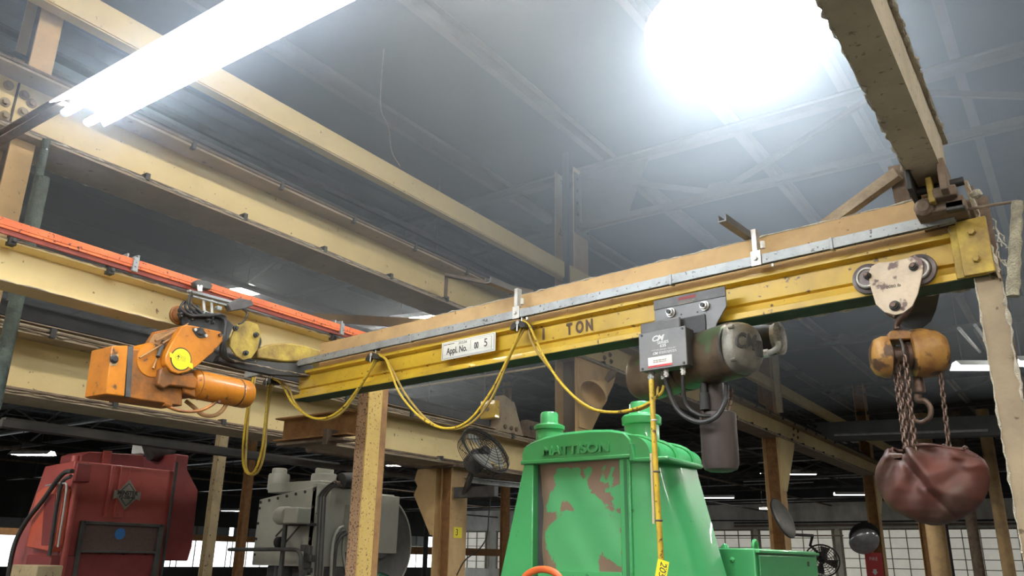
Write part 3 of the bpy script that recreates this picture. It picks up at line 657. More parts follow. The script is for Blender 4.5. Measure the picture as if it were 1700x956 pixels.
# cable glands under the box
GL = {}
for k, (px, py, dd) in enumerate(((1081, 622, -.13), (1101, 626, -.11), (1106, 616, -.14), (1134, 613, -.14))):
    q = Q(px, py, dd); mb = MB(J); r = (.018, .013, .014, .014)[k]
    mb.cyl((q.x, dd, bz0 + .003), (q.x, dd, bz0 - .016), r, r, 6); mb.cyl((q.x, dd, bz0 - .016), (q.x, dd, bz0 - .040), r * .8, r * .75, 14); mb.cyl((q.x, dd, bz0 - .022), (q.x, dd, bz0 - .032), r * .98, r * .98, 6)
    mb.build('cable_gland', GALV if k < 2 else CHROME, box); GL[k] = V((q.x, dd, bz0 - .04))
# main body: barrel with domed ends, right cap with raised letters
yb = .06; ca = Q(1046, 600, yb); cb = Q(1272, 604, yb)
zc = (Q(1150, 557, yb).z + Q(1150, 648, yb).z) / 2 - .005; R0 = .128
xa, xb = -1.80, -.965
pv = V(((xa + xb) / 2, yb, 0)); JB = J @ Matrix.Translation(pv) @ Matrix.Rotation(math.radians(-22), 4, 'Z') @ Matrix.Translation(-pv)
mb = MB(JB)
def ringf(u, v):
    a = 2 * pi * v; x = xa + (xb - xa) * u
    e = min(u / .13, 1); f = min((1 - u) / .05, 1)
    s = (1 - (1 - e) ** 2.2) ** .5 * (.86 + .14 * f); s = max(s, .02)
    c, sn = math.cos(a), math.sin(a); n = .78
    cx_ = math.copysign(abs(c) ** n, c); sx_ = math.copysign(abs(sn) ** n, sn)
    return (x, yb + cx_ * R0 * .88 * s, zc + sx_ * R0 * s)
mb.grid(ringf, 40, 32, False, True); body = mb.build('hoist_body', HOISTM, t)
mb = MB(JB)
prof = [(.0, .056), (.07, .053), (.096, .044), (.108, .024), (.113, 0), (.113, -.04)]
def capf(u, v):
    k = u * 5; i = min(int(k), 4); f = k - i; r = prof[i][0] * (1 - f) + prof[i + 1][0] * f; h = prof[i][1] * (1 - f) + prof[i + 1][1] * f
    a = 2 * pi * v; c, sn = math.cos(a), math.sin(a); n = .8
    return (xb - .02 + h, yb + math.copysign(abs(c) ** n, c) * r * .88 * 1.08, zc + math.copysign(abs(sn) ** n, sn) * r * 1.08)
mb.grid(capf, 18, 32, False, True); cap = mb.build('end_cap', CAPM, t, smooth=60)
BX, BY = JB.to_3x3().col[0].copy(), JB.to_3x3().col[1].copy()
text('CM', .10, JB @ V((xb + .033, yb - .03, zc + .015)), BY, JZ, DKGREY, cap, 'raised_lettering', ext=.006, bold=.002, shear=.35, sx=.8)
mb = MB(JB)
for q_ in range(5): mb.bx(xb + .026, xb + .038, yb + .035 + q_ * .009, yb + .040 + q_ * .009, zc - .045, zc + .03)
mb.build('raised_ribs', DKGREY, cap)
mb = MB(JB); mb.torus((xa + (xb - xa) * .52, yb, zc), (1, 0, 0), R0 * .985, .006, 40, 8); mb.torus((xb - .035, yb, zc), (1, 0, 0), R0 * .93, .006, 40, 8); mb.build('joint_ring', DARKST, t)
MB(J).bx(-1.44, -1.22, yb - .05, yb + .05, zc + .08, -.03).build('suspension_lug', BLKPL, t, bevel=.008)
for s in (0, 1): MB(JB).cyl((xb + .0, yb - .085, zc - .07 + s * .15), (xb + .03, yb - .085, zc - .07 + s * .15), .008, .008, 8).build('cap_screw', CAPM, cap)
# chain bucket and swivel
q = Q(1192, 700, .05); cxk = q.x; 
mb = MB(J); mb.lathe((cxk, .05, 0), (0, 0, 1), [(.0, -.70), (.05, -.70), (.075, -.69), (.085, -.665), (.086, -.43), (.079, -.425), (.079, -.44), (.0, -.445)], 32); mb.build('chain_bucket', BUCKET, t)
mb = MB(J); mb.cyl((cxk - .02, .05, zc - .11), (cxk - .02, .05, -.44), .055, .06, 20); mb.build('chain_guide', BUCKET, t)
mb = MB(J); z = -.40
q2 = Q(1170, 668, -.03); mb.cyl((q2.x, -.03, zc - .1), (q2.x, -.03, -.40), .014, .014, 10); mb.cyl((q2.x, -.03, -.34), (q2.x, -.03, -.42), .024, .024, 16); mb.build('load_hook_block', DARKST, t)
q3 = Q(1170, 700, -.03); mb = MB(J); mb.torus((q3.x, -.03, -.46), (0, 1, 0), .016, .005, 18, 8); mb.torus((q3.x, -.03, -.435), (1, 0, 0), .012, .004, 16, 8); mb.build('hook', CHAINM, t)
def chain(mb, p0, p1, pitch, wr, rw=None, M=None, sag=0, n=12):
    p0, p1 = V(p0), V(p1); L = (p1 - p0).length; k = max(2, int(L / pitch)); ax = (p1 - p0).normalized(); a = ax.orthogonal().normalized(); b = ax.cross(a)
    for i in range(k + 1):
        c = p0 + (p1 - p0) * (i / k); s = a if i % 2 else b
        hl = pitch * .62; hw = pitch * .32; pts = []
        for j in range(n):
            th = 2 * pi * j / n; pts.append(c + ax * (hl * math.sin(th)) + s * (hw * math.cos(th)))
        mb.tube(pts, wr, 5, True)
mb = MB(J); a = Q(1214, 652, .06); b = Q(1211, 680, .06); chain(mb, a, b, .028, .0045); mb.build('bucket_chain', CHAINM, t)
# black cords
def cord(pxs, r, name='black_cord', m_=BLACK):
    return MB(J).tube(catmull([Q(*p) if len(p) == 3 else V(p[1]) for p in pxs], 9), r, 9).build(name, m_, t)
cord([(1106, 622, -.14), (1108, 640, -.12), (1125, 680, -.10), (1158, 700, -.10), (1188, 692, -.09), (1204, 665, -.07), (1206, 640, -.03)], .0125)
cord([(1134, 617, -.14), (1134, 640, -.13), (1140, 672, -.10), (1160, 688, -.10), (1180, 690, -.08)], .009)
q = Q(1160, 595, -.08); mb = MB(J); mb.cyl((q.x, q.y, q.z), (q.x + .035, q.y, q.z), .013, .013, 6); mb.cyl((q.x + .03, q.y, q.z), (q.x + .05, q.y, q.z), .010, .010, 12); mb.build('cable_gland', CHROME, t)
cord([(1168, 594, -.08), (1195, 597, -.085), (1222, 588, -.085), (1240, 570, -.07), (1236, 555, -.04), (1222, 549, .0), (1205, 552, .04)], .008)
# second barrel (trolley drive) on the far side of the beam
mb = MB(J); q = Q(1250, 572, .36)
xe_ = Q(1298, 560, .34).x; zq = Q(1298, 560, .34).z; mb.lathe((xe_ - .50, .34, zq), (1, 0, 0), [(0, 0), (.07, .0), (.082, .02), (.082, .47), (.075, .49), (0, .49)], 28); mb.build('drive_motor', DARKST, t)
mb = MB(J); mb.lathe((xe_ - .02, .34, zq), (1, 0, 0), [(.0, 0), (.07, 0), (.086, -.01), (.086, .012), (.05, .025), (0, .025)], 24); mb.build('peeling_end_cover', mat('peeling_grey_paint', (.50, .48, .42), (.08, .07, .06), 16, .5, .6), t)
q = Q(1285, 578, .26); mb = MB(J); mb.tube(catmull([(q.x - .05, .26, q.z - .02), (q.x - .01, .26, q.z - .015), (q.x + .02, .26, q.z + .005), (q.x + .02, .26, q.z + .03)], 6), .014, 12); mb.cyl((q.x - .055, .26, q.z - .02), (q.x - .03, .26, q.z - .02), .021, .021, 6); mb.build('elbow_fitting', CHROME, t)

# pendant cable with tag
a = V(GL[0])
t = thing('pendant_cable', jw(a), 'thick yellow pendant cable hanging straight down in front of the green machine', 'cable')
lowz = -1.55
mb = MB(J); q = catmull([a + V((0, 0, .02)), a + V((.001, 0, -.15)), a + V((.006, .0, -.5)), a + V((.014, 0, -.9)), a + V((.012, 0, lowz))], 12); mb.tube(q, .0135, 12); mb.build('cable', CABLE, t)
MB(J).tube([p_ + V((-.015, .008, 0)) for p_ in q[2:]], .0035, 6).build('strain_wire', CHROME, t)
for z in (-.20, -.44, -.66): 
    MB(J).lathe((a.x + .004 + (-z) * .012, a.y, a.z + z), (0, 0, 1), [(.0145, 0), (.017, .002), (.017, .006), (.0145, .008)], 14).build('cable_tie', BLKPL if z < -.3 else PAPER, t)
MB(J).bx(a.x - .022, a.x - .010, a.y - .004, a.y + .002, a.z - .67, a.z - .35).build('cream_strap', CREAM2, t)
c = Q(1099, 946, -.15)
u = (JX * .32 + JZ * -.0).normalized(); 
th = math.radians(-14); TX = (JX * math.cos(th) + JZ * math.sin(th)); TZ = (JZ * math.cos(th) - JX * math.sin(th))
Mt = Matrix((TX, TZ.cross(TX), TZ)).transposed().to_4x4(); Mt.translation = J @ c
tg = MB(Mt).bx(-.029, .029, -.001, .001, -.065, .042).build('inspection_tag', STICK, t)
text('205A', .045, Mt @ V((0.002, -.0012, -.012)), -TZ, TX, INK, tg, 'handwriting', shear=.2, sx=1.0)
mb = MB(Mt)
for q_ in range(9): mb.bx(.020, .0225, -.0018, -.001, -.055 + q_ * .010, -.049 + q_ * .010)
mb.build('small_print', INK, tg, smooth=False)

# ================================================================== HAND TROLLEY AND MANUAL HOIST AT RIGHT
def rp(px, py, d=-.055): return jl(px, py, d)
t = thing('hand_trolley', jw(rp(1490, 480)), 'chipped cream triangular hand trolley with two steel wheels at the right of the yellow beam', 'trolley')
pts = [(1447, 442), (1458, 436), (1482, 434), (1509, 428), (1519, 424), (1530, 430), (1533, 440), (1532, 452), (1524, 488), (1515, 508), (1500, 520), (1486, 523), (1468, 518), (1454, 505), (1444, 472), (1441, 455)]
loc = [rp(*p, -.065) for p in pts]
MB(J).prism([(p_.x, p_.z) for p_ in loc], -.068, -.060).build('side_plate', WHITEP, t, bevel=.0025)
MB(J).prism([(p_.x, p_.z) for p_ in loc], .210, .218).build('far_plate', DARKST, t, bevel=.0025)
for px, py in ((1441, 462), (1525, 447)):
    q = rp(px, py, -.045)
    mb = MB(J); mb.lathe((q.x, -.058, q.z), (0, 1, 0), [(.0, .0), (.047, .0), (.050, .004), (.052, .010), (.066, .014), (.068, .020), (.068, .030), (.062, .034), (.05, .036), (.048, .06), (0, .06)], 36)
    mb.build('wheel', WHEELM, t)
    MB(J).torus((q.x, -.060, q.z), (0, 1, 0), .040, .005, 30, 8).build('wheel_rim', CHROME, t)
for px, py, r in ((1440, 458, .014), (1517, 443, .016), (1486, 508, .019)):
    q = rp(px, py, -.068)
    mb = MB(J); mb.cyl((q.x, -.068, q.z), (q.x, -.074, q.z), r * 1.15, r * 1.15, 20); mb.cyl((q.x, -.074, q.z), (q.x, -.088, q.z), r * .9, r * .9, 6); mb.build('nut', DARKST, t)
    MB(J).cyl((q.x, -.088, q.z), (q.x, -.097, q.z), r * .55, r * .5, 12).build('bolt_end', CHAINM, t)
q = rp(1483, 475, -.069); text('2080 lb', .018, jw((q.x, -.0685, q.z)), JX, JZ, DARKST, t, 'stamped_number', sx=1.1)
q = rp(1488, 508, .07); MB(J).cyl((q.x, -.06, q.z), (q.x, .21, q.z), .016, .016, 14).build('axle_bar', CHAINM, t)
AX = V((q.x, .075, q.z))
# manual hoist
t = thing('manual_chain_hoist', jw(AX), 'rusty amber manual chain hoist hooked under the hand trolley', 'hoist')
hk = [AX + V((.03, 0, .028)), AX + V((0, 0, .04)), AX + V((-.032, 0, .02)), AX + V((-.036, 0, -.02)), AX + V((-.01, 0, -.045)), AX + V((.04, 0, -.04)), AX + V((.07, 0, .0)), AX + V((.075, 0, .04))]
mb = MB(J); mb.tube(catmull([AX + V((.045, -.01, .06)), AX + V((.062, -.01, .02)), AX + V((.05, -.01, -.03)), AX + V((.01, -.01, -.06)), AX + V((-.01, 0, -.085)), AX + V((-.01, 0, -.10))], 8), .013, 12)
mb.tube(catmull(hk[:5], 8), .012, 12); mb.build('top_hook', CHAINM, t)
hc = rp(1507, 588, .075); hz = hc.z
Mh = J @ Matrix.Translation((hc.x, .075, hz)) @ Matrix.Rotation(math.radians(-10), 4, 'Y')
# barrel halves: axis runs mostly along the beam, turned towards the camera on the right
Mh = J @ Matrix.Translation((hc.x, .06, hz)) @ Matrix.Rotation(math.radians(28), 4, 'Z')
mb = MB(Mh); mb.lathe((.012, 0, 0), (1, 0, 0), [(.0, 0), (.088, .0), (.100, .01), (.104, .05), (.098, .10), (.070, .135), (.0, .145)], 32); mb.build('gear_cover', HOISTY, t)
mb = MB(Mh); mb.lathe((-.145, 0, -.012), (1, 0, 0), [(.0, 0), (.05, .004), (.075, .02), (.088, .05), (.088, .07), (.07, .072), (.0, .072)], 32); mb.build('hand_wheel_cover', HOISTY, t)
mb = MB(Mh); mb.prism([(-.075, .075), (-.06, .09), (.0, .092), (.02, .08), (.02, .05), (-.075, .05)], -.05, .05); mb.build('frame_bridge', HOISTY, t, bevel=.005)
mb = MB(Mh); mb.lathe((-.075, 0, -.01), (1, 0, 0), [(.0, 0), (.055, 0), (.055, .012), (.04, .02), (.04, .06), (.06, .07), (.06, .085), (0, .085)], 24); mb.build('load_sheave', CHAINM, t)
mb = MB(Mh); mb.torus((-.03, 0, -.01), (1, 0, 0), .078, .006, 32, 8); mb.build('hand_wheel', WHEELM, t)
hb = rp(1522, 640, .05)
bag_top = rp(1520, 740, .03)
# hanging chains
mb = MB(J)
for (xa_, ya_, xb_, yb__, d0, d1) in ((1490, 600, 1508, 748, .0, .0), (1503, 596, 1520, 748, -.03, -.02)):
    chain(mb, rp(xa_, ya_, d0), rp(xb_, yb__, d1), .026, .0048)
mb.build('load_chain', CHAINM, t)
mb = MB(J)
for (xa_, ya_, xb_, yb__, d0, d1) in ((1495, 610, 1512, 748, .03, .02), (1484, 608, 1503, 748, .02, .03)):
    chain(mb, rp(xa_, ya_, d0), rp(xb_, yb__, d1), .020, .0038)
mb.build('hand_chain', CHAINM, t)
mb = MB(J); chain(mb, rp(1562, 625, .09), rp(1576, 748, .09), .024, .0044); mb.build('slack_chain', CHAINM, t)
# bottom hook block
q = rp(1525, 640, .10); mb = MB(J); mb.lathe((q.x, .10, q.z - .03), (0, 0, 1), [(.0, 0), (.022, 0), (.024, .01), (.02, .075), (0, .08)], 18); mb.build('hook_block', CHAINM, t)
hk = [rp(a_, b_, .10) for a_, b_ in ((1524, 655), (1524, 664), (1536, 666), (1545, 678), (1543, 693), (1530, 701), (1519, 697), (1515, 690))]
MB(J).tube(catmull(hk, 7), lambda u: .014 - .007 * u, 10).build('bottom_hook', CHAINM, t)
# red bag
t = thing('chain_bag', jw(rp(1545, 800, .05)), 'large creased maroon vinyl chain bag hanging at right below the manual hoist', 'bag')
ys0 = .04
O2 = rp(1548, 800, ys0)
def bagpt(px, py, d): return jl(px, py, d)
# outline rows (left px, right px) by py
rows = [(742, 1482, 1604, .45), (752, 1468, 1622, .62), (762, 1461, 1634, .8), (776, 1457, 1641, .92), (795, 1456, 1643, 1.0), (815, 1459, 1640, 1.0), (832, 1468, 1632, .93), (848, 1483, 1618, .8), (860, 1508, 1598, .6), (868, 1530, 1578, .38), (872, 1545, 1562, .12)]
def bagf(u, v):
    k = v * (len(rows) - 1); i = min(int(k), len(rows) - 2); f = k - i
    py = rows[i][0] * (1 - f) + rows[i + 1][0] * f; l = rows[i][1] * (1 - f) + rows[i + 1][1] * f; r = rows[i][2] * (1 - f) + rows[i + 1][2] * f; dd = rows[i][3] * (1 - f) + rows[i + 1][3] * f
    a = 2 * pi * u; tilt = -.06
    pxm = (l + r) / 2; hw = (r - l) / 2
    c = math.cos(a); s = math.sin(a)
    px = pxm + hw * c; 
    d = ys0 + .12 * dd * s
    # folds: gathered pleats radiating from the chain at upper left
    fx = (px - 1515) / 120; fold = 0
    if s < 0:
        g = 1 - v * .8
        fold = .020 * g * math.sin(9 * math.atan2(py - 735, px - 1500) + .6) + .012 * math.sin(px * .11 + py * .07) * g
        rad = abs(px - (1497 + (py - 745) * .18)); fold -= .045 * math.exp(-(rad / 6) ** 2) * max(0, 1 - (py - 742) / 70)
        rad = abs(px - (1518 + (py - 745) * .75)); fold += .026 * math.exp(-(rad / 7) ** 2) * max(0, 1 - (py - 742) / 110)
        rad = abs(px - (1500 + (py - 760) * .95)); fold -= .018 * math.exp(-(rad / 5) ** 2)
        for (x0_, y0_, x1_, y1_, am) in ((1560, 790, 1640, 770, .009), (1550, 815, 1640, 830, .008), (1585, 760, 1620, 800, -.01)):
            q_ = ((px - x0_) * (x1_ - x0_) + (py - y0_) * (y1_ - y0_)) / ((x1_ - x0_) ** 2 + (y1_ - y0_) ** 2); q_ = max(0, min(1, q_))
            dist = math.hypot(px - x0_ - q_ * (x1_ - x0_), py - y0_ - q_ * (y1_ - y0_)); fold += am * math.exp(-(dist / 8) ** 2)
    # slumped rim: notch where the chains enter
    if v < .25: py += (18 * math.exp(-((px - 1492) / 12) ** 2) - 6 * math.exp(-((px - 1474) / 8) ** 2) + 10 * max(0, (px - 1560) / 60) * 1.0) * (1 - v / .25) * (1 if s < 0 else .3)
    p_ = jl(px, py, ys0); s_ = d - ys0 - fold
    return (p_.x, ys0 + s_, p_.z)
MB(J).grid(bagf, 120, 60, True, False).build('bag', BAGM, t, smooth=80)
rim = [bagf(i / 60, 0) for i in range(60)]
MB(J).tube(rim, .006, 8, True).build('rim_hem', BAGM, t)
rb = [V(bagf(i / 40 + .02, 0)) for i in range(0, 20)]
for k in (3, 17, 33, 50):
    q = V(rim[k]); MB(J).torus(q, (0, 1, .3), .009, .003, 14, 6).build('grommet', CHAINM, t)
# fill inside so that the top is not see-through
mb = MB(J); mb.grid(lambda u, v: (V(bagf(u, .12)) * (v) + V(((V(bagf(0, .12)) + V(bagf(.5, .12))) / 2)) * (1 - v)), 40, 5, True, False); mb.build('chain_heap', CHAINM, t)

# ================================================================== HEADER BEAM, POST, HINGE AT RIGHT
t = thing('header_beam', (-.34, -2, 3.15), 'wide lint-edged beige beam coming overhead at upper right, beside the bright round lamp', 'beam')
MB().bx(-.402, -.279, -2.5, 3.66, 3.15, 3.162).build('bottom_plate', LINT_LIT, t, smooth=False)
MB().bx(-.287, -.279, -2.5, 3.60, 3.162, 3.40).build('side_web', LINT_LIT, t, smooth=False)
MB().bx(-.402, -.394, -2.5, 3.60, 3.162, 3.40).build('far_web', LINT_LIT, t, smooth=False)
MB().bx(-.402, -.262, -2.5, 3.66, 3.39, 3.40).build('top_plate', LINT_LIT, t, smooth=False)
mb = MB(); flange_dust(mb, (-.402, .5, 3.152), (-.402, 3.64, 3.152), .007, .03, seed=31, jag=.8); flange_dust(mb, (-.264, .5, 3.39), (-.264, 3.5, 3.39), .007, .03, seed=32, jag=.8); mb.build('lint_edge', FUZZ, t)
t = thing('jib_post', (-.2, 3.66, 0), 'near beige steel post at the right edge with grey lint along its edges', 'post')
xl = at(1620, 475, Y=3.6).x; xr = at(1664, 475, Y=3.6).x
MB().bx(xl, xr, 3.59, 3.602, 0, 2.76).build('front_flange', SOILED_SHADED, t, smooth=False)
MB().bx((xl + xr) / 2 - .006, (xl + xr) / 2 + .006, 3.602, 3.74, 0, 3.15).build('web', DUSTY, t, smooth=False)
MB().bx(xl, xr, 3.74, 3.752, 0, 3.15).build('back_flange', DUSTY, t, smooth=False)
mb = MB(); mb.prism([(xr - .006, 2.72), (xr + .004, 2.72), (xr - .05, 3.16), (xr - .07, 3.16)], 3.55, 3.66); mb.build('side_plate', SOILED_SHADED, t, bevel=.003)
mb = MB(); flange_dust(mb, (xl, 3.588, 1.7), (xl, 3.588, 2.75), .004, .025, seed=41, jag=.7); flange_dust(mb, (xr, 3.588, 1.7), (xr, 3.588, 2.76), .007, .025, seed=42, jag=.8); flange_dust(mb, (xr + .004, 3.55, 2.75), (xr - .055, 3.55, 3.15), .006, .025, seed=43, jag=.8); mb.build('lint_edge', FUZZ, t)
rnd = random.Random(5)
mb = MB()
for k in range(6):
    p_ = V((xr + .01, 3.56, 2.80 + k * .035)); q = [p_]
    for j in range(7): q.append(q[-1] + V((rnd.uniform(-.006, .014), rnd.uniform(-.004, .004), -.012 + rnd.uniform(-.012, .012))))
    mb.tube(q, .0028, 5)
mb.build('hanging_lint', FUZZ, t)
# hinge hardware on the beam end
t = thing('pivot_bracket', (-.34, 3.5, 3.05), 'grimy yellow and black hinge hardware joining the yellow beam to the overhead beige beam', 'hinge')
a = at(1510, 322, Y=3.42); b = at(1600, 300, Y=3.42)
MB().cyl(a, b, .017, .017, 16).build('pivot_rod', BLACK, t)
c = at(1546, 318, Y=3.40)
MB().prism([(c.x - .012, c.z + .05), (c.x + .012, c.z + .05), (c.x + .014, c.z - .06), (c.x - .010, c.z - .06)], 3.36, 3.46).build('yellow_lug', YEL2, t, bevel=.005)
MB().bx(-.405, -.385, 3.30, 3.55, a.z - .03, 3.16).build('side_cheek', DARKST, t, bevel=.004)
MB().bx(-.29, -.262, 3.30, 3.6, a.z - .06, 3.17).build('far_cheek', DUSTY, t, bevel=.004)
mb = MB(); mb.bx(-.40, -.22, 3.40, 3.62, 2.99, 3.04); mb.bx(-.33, -.24, 3.36, 3.5, 3.03, 3.075); mb.build('saddle_plate', DUSTY, t, bevel=.006)
d = at(1535, 348, Y=3.42); mb = MB(); mb.lathe(d, (0, -1, 0), [(0, 0), (.036, 0), (.036, .03), (.022, .045), (0, .045)], 20); mb.build('end_boss', DUSTY, t)
d = at(1592, 338, Y=3.42); mb = MB(); mb.bx(d.x - .05, d.x + .02, 3.4, 3.44, d.z - .03, d.z + .012); mb.build('dark_block', BLACK, t, bevel=.006)
d = at(1620, 322, Y=3.45); mb = MB(); mb.rings([(d + V((0, 0, -.02)), .004), (d + V((0, 0, -.01)), .02), (d, .024), (d + V((.004, 0, .015)), .014), (d + V((.004, 0, .02)), .002)], 10); mb.build('grease_lump', FUZZ, t)
# brace and plates left of the header
a = at(1312, 416, Y=3.78); b = at(1494, 284, Y=3.64)
o = MB().ext(R_(.05, .045), (a.x, a.y, a.z - .03), (b.x, b.y, b.z - .03)).build('diagonal_brace', DUSTFLG, smooth=False)
tag(o, 'brown diagonal brace rising from the yellow beam top to the overhead beige beam', 'brace')
a = at(1484, 300, Y=3.8); b = at(1535, 380, Y=3.8)
o = MB().prism([(a.x, a.z + .02), (a.x + .10, a.z + .02), (b.x + .02, b.z - .08), (b.x - .08, b.z - .08)], 3.68, 3.72).build('hanger_strap', DUSTY)
tag(o, 'dusty flat strap behind the hinge above the yellow beam', 'strap')
# wrapped pipe stub at the far right
a = at(1689, 335, Y=3.3); b = at(1681, 492, Y=3.3)
t = thing('wrapped_pipe', b, 'short lint-wrapped pipe hanging at the right edge of the picture beside the post', 'pipe')
q = [a + (b - a) * (i / 14) + V((.0015 * math.sin(i * 2.3), 0, 0)) for i in range(15)]
MB().tube(q, lambda u: .019 + .0025 * math.sin(u * 31) + .004 * u, 12).build('pipe', mat('lint_wrapped', (.40, .37, .27), (.22, .20, .15), 25, .5, 1.0, bump=1), t)
MB().tube([at(1592, 350, Y=3.5), at(1650, 340, Y=3.4), a + V((0, 0, .002))], .006, 6).build('support_wire', DUSTY, t)
# ================================================================== ORANGE HOIST ON THE LEFT BEAM
# local frame: x along +Y (runway), y towards -X, z up ; placed in front of the beam on the camera side
XH = -4.60
def lx(px, py, X=XH): return at(px, py, X=X)
t = thing('orange_crane_hoist', lx(300, 620), 'bright orange electric hoist with round yellow sticker hung on the left cream beam', 'hoist')
def P3(px, py, X): v = at(px, py, X=X); return (v.y, v.z)
def plate(name, pxs, X0, X1, m_, parent=None, bevel=.004):
    pl_ = [P3(a, b, X0) for a, b in pxs]
    return MB().prism(pl_, X0, X1, axis='x').build(name, m_, parent or t, bevel=bevel)
# electrical box at the left end
bx_ = plate('control_box', [(189, 575), (302, 588), (303, 674), (176, 655)], -4.50, -4.72, ORANGE2, bevel=.008)
plate('box_lid', [(186, 574), (213, 573), (207, 658), (175, 654)], -4.478, -4.70, ORANGE, bevel=.006)
plate('black_gasket', [(213, 574), (222, 575), (217, 660), (208, 658)], -4.485, -4.71, BLKPL, bevel=.002)
plate('name_sticker', [(187, 589), (197, 588), (194, 606), (184, 607)], -4.476, -4.479, CREAM2, bx_, 0)
y, z = P3(190, 596, -4.47); MB().lathe((-4.476, y, z), (1, 0, 0), [(0, 0), (.024, 0), (.024, .008), (.014, .016), (0, .016)], 20).build('knob', BLACK, bx_)
# round drum housing
y, z = P3(253, 598, -4.5); MB().lathe((-4.68, y, z), (1, 0, 0), [(0, 0), (.108, 0), (.108, .17), (.10, .185), (0, .19)], 40).build('drum_housing', ORANGE, t)
plate('side_bracket', [(252, 552), (306, 540), (300, 600), (262, 620), (228, 622), (226, 590)], -4.60, -4.56, ORANGE2)
plate('upper_arm', [(252, 556), (296, 545), (312, 536), (300, 558), (262, 588), (232, 594)], -4.545, -4.53, RUSTB)
# gear cover plate (the large tapered plate)
gp = plate('gear_cover', [(309, 539), (318, 540), (366, 550), (371, 556), (369, 566), (355, 584), (327, 608), (312, 617), (296, 621), (284, 616), (275, 604), (275, 592), (281, 577), (294, 554), (303, 541)], -4.44, -4.49, ORANGE, bevel=.006)
plate('cover_skirt', [(309, 540), (366, 550), (370, 566), (352, 588), (312, 617), (290, 620), (277, 606), (278, 588), (300, 545)], -4.49, -4.56, ORANGE2, bevel=.004)
y, z = P3(301, 596, -4.437)
rr = .062
MB().cyl((-4.44, y, z), (-4.4385, y, z), rr * 1.15, rr * 1.15, 40).build('sticker_border', INK, gp)
st = MB().cyl((-4.4385, y, z), (-4.437, y, z), rr * 1.04, rr * 1.04, 40).build('round_sticker', STICK, gp)
mb = MB(); mb.prism([(y - .085, z + .026), (y - .078, z - .002), (y + .088, z - .046), (y + .082, z - .014)], -4.4368, -4.4362, axis='x'); mb.build('sticker_band', STICK, gp, smooth=False)
mb = MB(); mb.bx(-4.4362, -4.4355, y - .024, y - .020, z - .006, z + .016); mb.prism([(y - .034, z + .008), (y - .022, z + .022), (y - .010, z + .008), (y - .014, z + .006), (y - .022, z + .015), (y - .030, z + .006)], -4.4362, -4.4355, axis='x')
mb.torus((-4.4358, y - .022, z + .008), (1, 0, 0), .019, .0007, 24, 4)
for k in range(5): mb.bx(-4.4362, -4.4357, y + .0, y + .032, z + .016 - k * .0065, z + .0172 - k * .0065)
mb.build('arrow_print', INK, gp, smooth=False)
fy, fz = P3(333, 552, -4.435)
fl = MB(); fl.prism([(fy - .055, fz + .018), (fy - .03, fz + .022), (fy - .006, fz + .034), (fy + .014, fz + .03), (fy + .05, fz - .002), (fy + .05, fz - .018), (fy + .028, fz - .026), (fy + .0, fz - .036), (fy - .02, fz - .03), (fy - .055, fz - .0)], -4.436, -4.44, axis='x')
fb = fl.build('flange_bearing', BLACK, gp, bevel=.003)
MB().lathe((-4.436, fy - .002, fz), (1, 0, 0), [(0, .012), (.012, .012), (.02, .004), (.022, 0), (0, 0)], 20).build('bearing_cap', BLACK, fb)
for a, b in ((-.042, .009), (.038, -.012)): MB().cyl((-4.435, fy + a, fz + b), (-4.426, fy + a, fz + b), .010, .010, 12).build('bolt', CHROME, fb)
y, z = P3(366, 556, -4.43); MB().cyl((-4.45, y, z), (-4.425, y, z), .012, .012, 6).build('bolt', CHAINM, gp)
# spring rods on the left
for (a, b, c, d_, r) in ((254, 612, 262, 590, .007), (262, 592, 272, 566, .013), (270, 570, 300, 552, .006), (232, 594, 296, 556, .006), (258, 566, 300, 545, .009)):
    p_, q_ = at(a, b, X=-4.47), at(c, d_, X=-4.50)
    MB().cyl(p_, q_, r, r, 10).build('linkage_rod', RUSTB if r != .013 else DARKST, t)
# casting between plate and motor
plate('casting', [(262, 638), (266, 612), (282, 606), (300, 622), (322, 622), (330, 630), (326, 646), (300, 642), (282, 640), (272, 646)], -4.46, -4.60, ORANGE2, bevel=.01)
plate('gear_neck', [(296, 622), (322, 618), (326, 660), (306, 652)], -4.48, -4.64, ORANGE2, bevel=.01)
# motor cylinder
a = at(312, 640, X=-4.56); b = at(410, 650, X=-4.56)
ax = V((0, 1, 0)); L_m = (b.y - a.y)
zc_m = (a.z + at(410, 651, X=-4.56).z) / 2
mo = MB().lathe((-4.56, a.y, zc_m), ax, [(0, 0), (.055, 0), (.078, .012), (.088, .035), (.092, .05), (.092, L_m * .80), (.088, L_m * .81), (.088, L_m * .825), (.093, L_m * .835), (.093, L_m * .97), (.084, L_m + .01), (0, L_m + .015)], 36).build('motor', ORANGE, t)
MB().torus((-4.56, a.y + L_m * .82, zc_m), ax, .0895, .003, 36, 6).build('band', DARKST, mo)
MB().torus((-4.56, a.y + .05, zc_m), ax, .091, .004, 36, 6).build('front_ring', ORANGE2, mo)
MB().cyl((-4.50, a.y + .2, zc_m - .10), (-4.50, a.y + .2, zc_m - .085), .008, .008, 8).build('drain_plug', CHAINM, mo)
# cables below
def hose(pxs, X, r, m_, name='hose'):
    return MB().tube(catmull([at(a_, b_, X=X + dx) for a_, b_, dx in pxs], 8), r, 9).build(name, m_, t)
hose([(276, 674, .08), (300, 682, .1), (330, 682, .1), (352, 672, .08), (366, 660, .03)], XH, .010, ORANGE2)
hose([(308, 665, .0), (322, 676, .02), (336, 688, .03), (354, 690, .05), (368, 682, .05), (380, 664, .02)], XH, .0135, RUSTB)
y, z = P3(278, 672, -4.52); MB().cyl((-4.52, y - .03, z + .004), (-4.52, y + .02, z), .02, .02, 12).build('gland', ORANGE2, t)
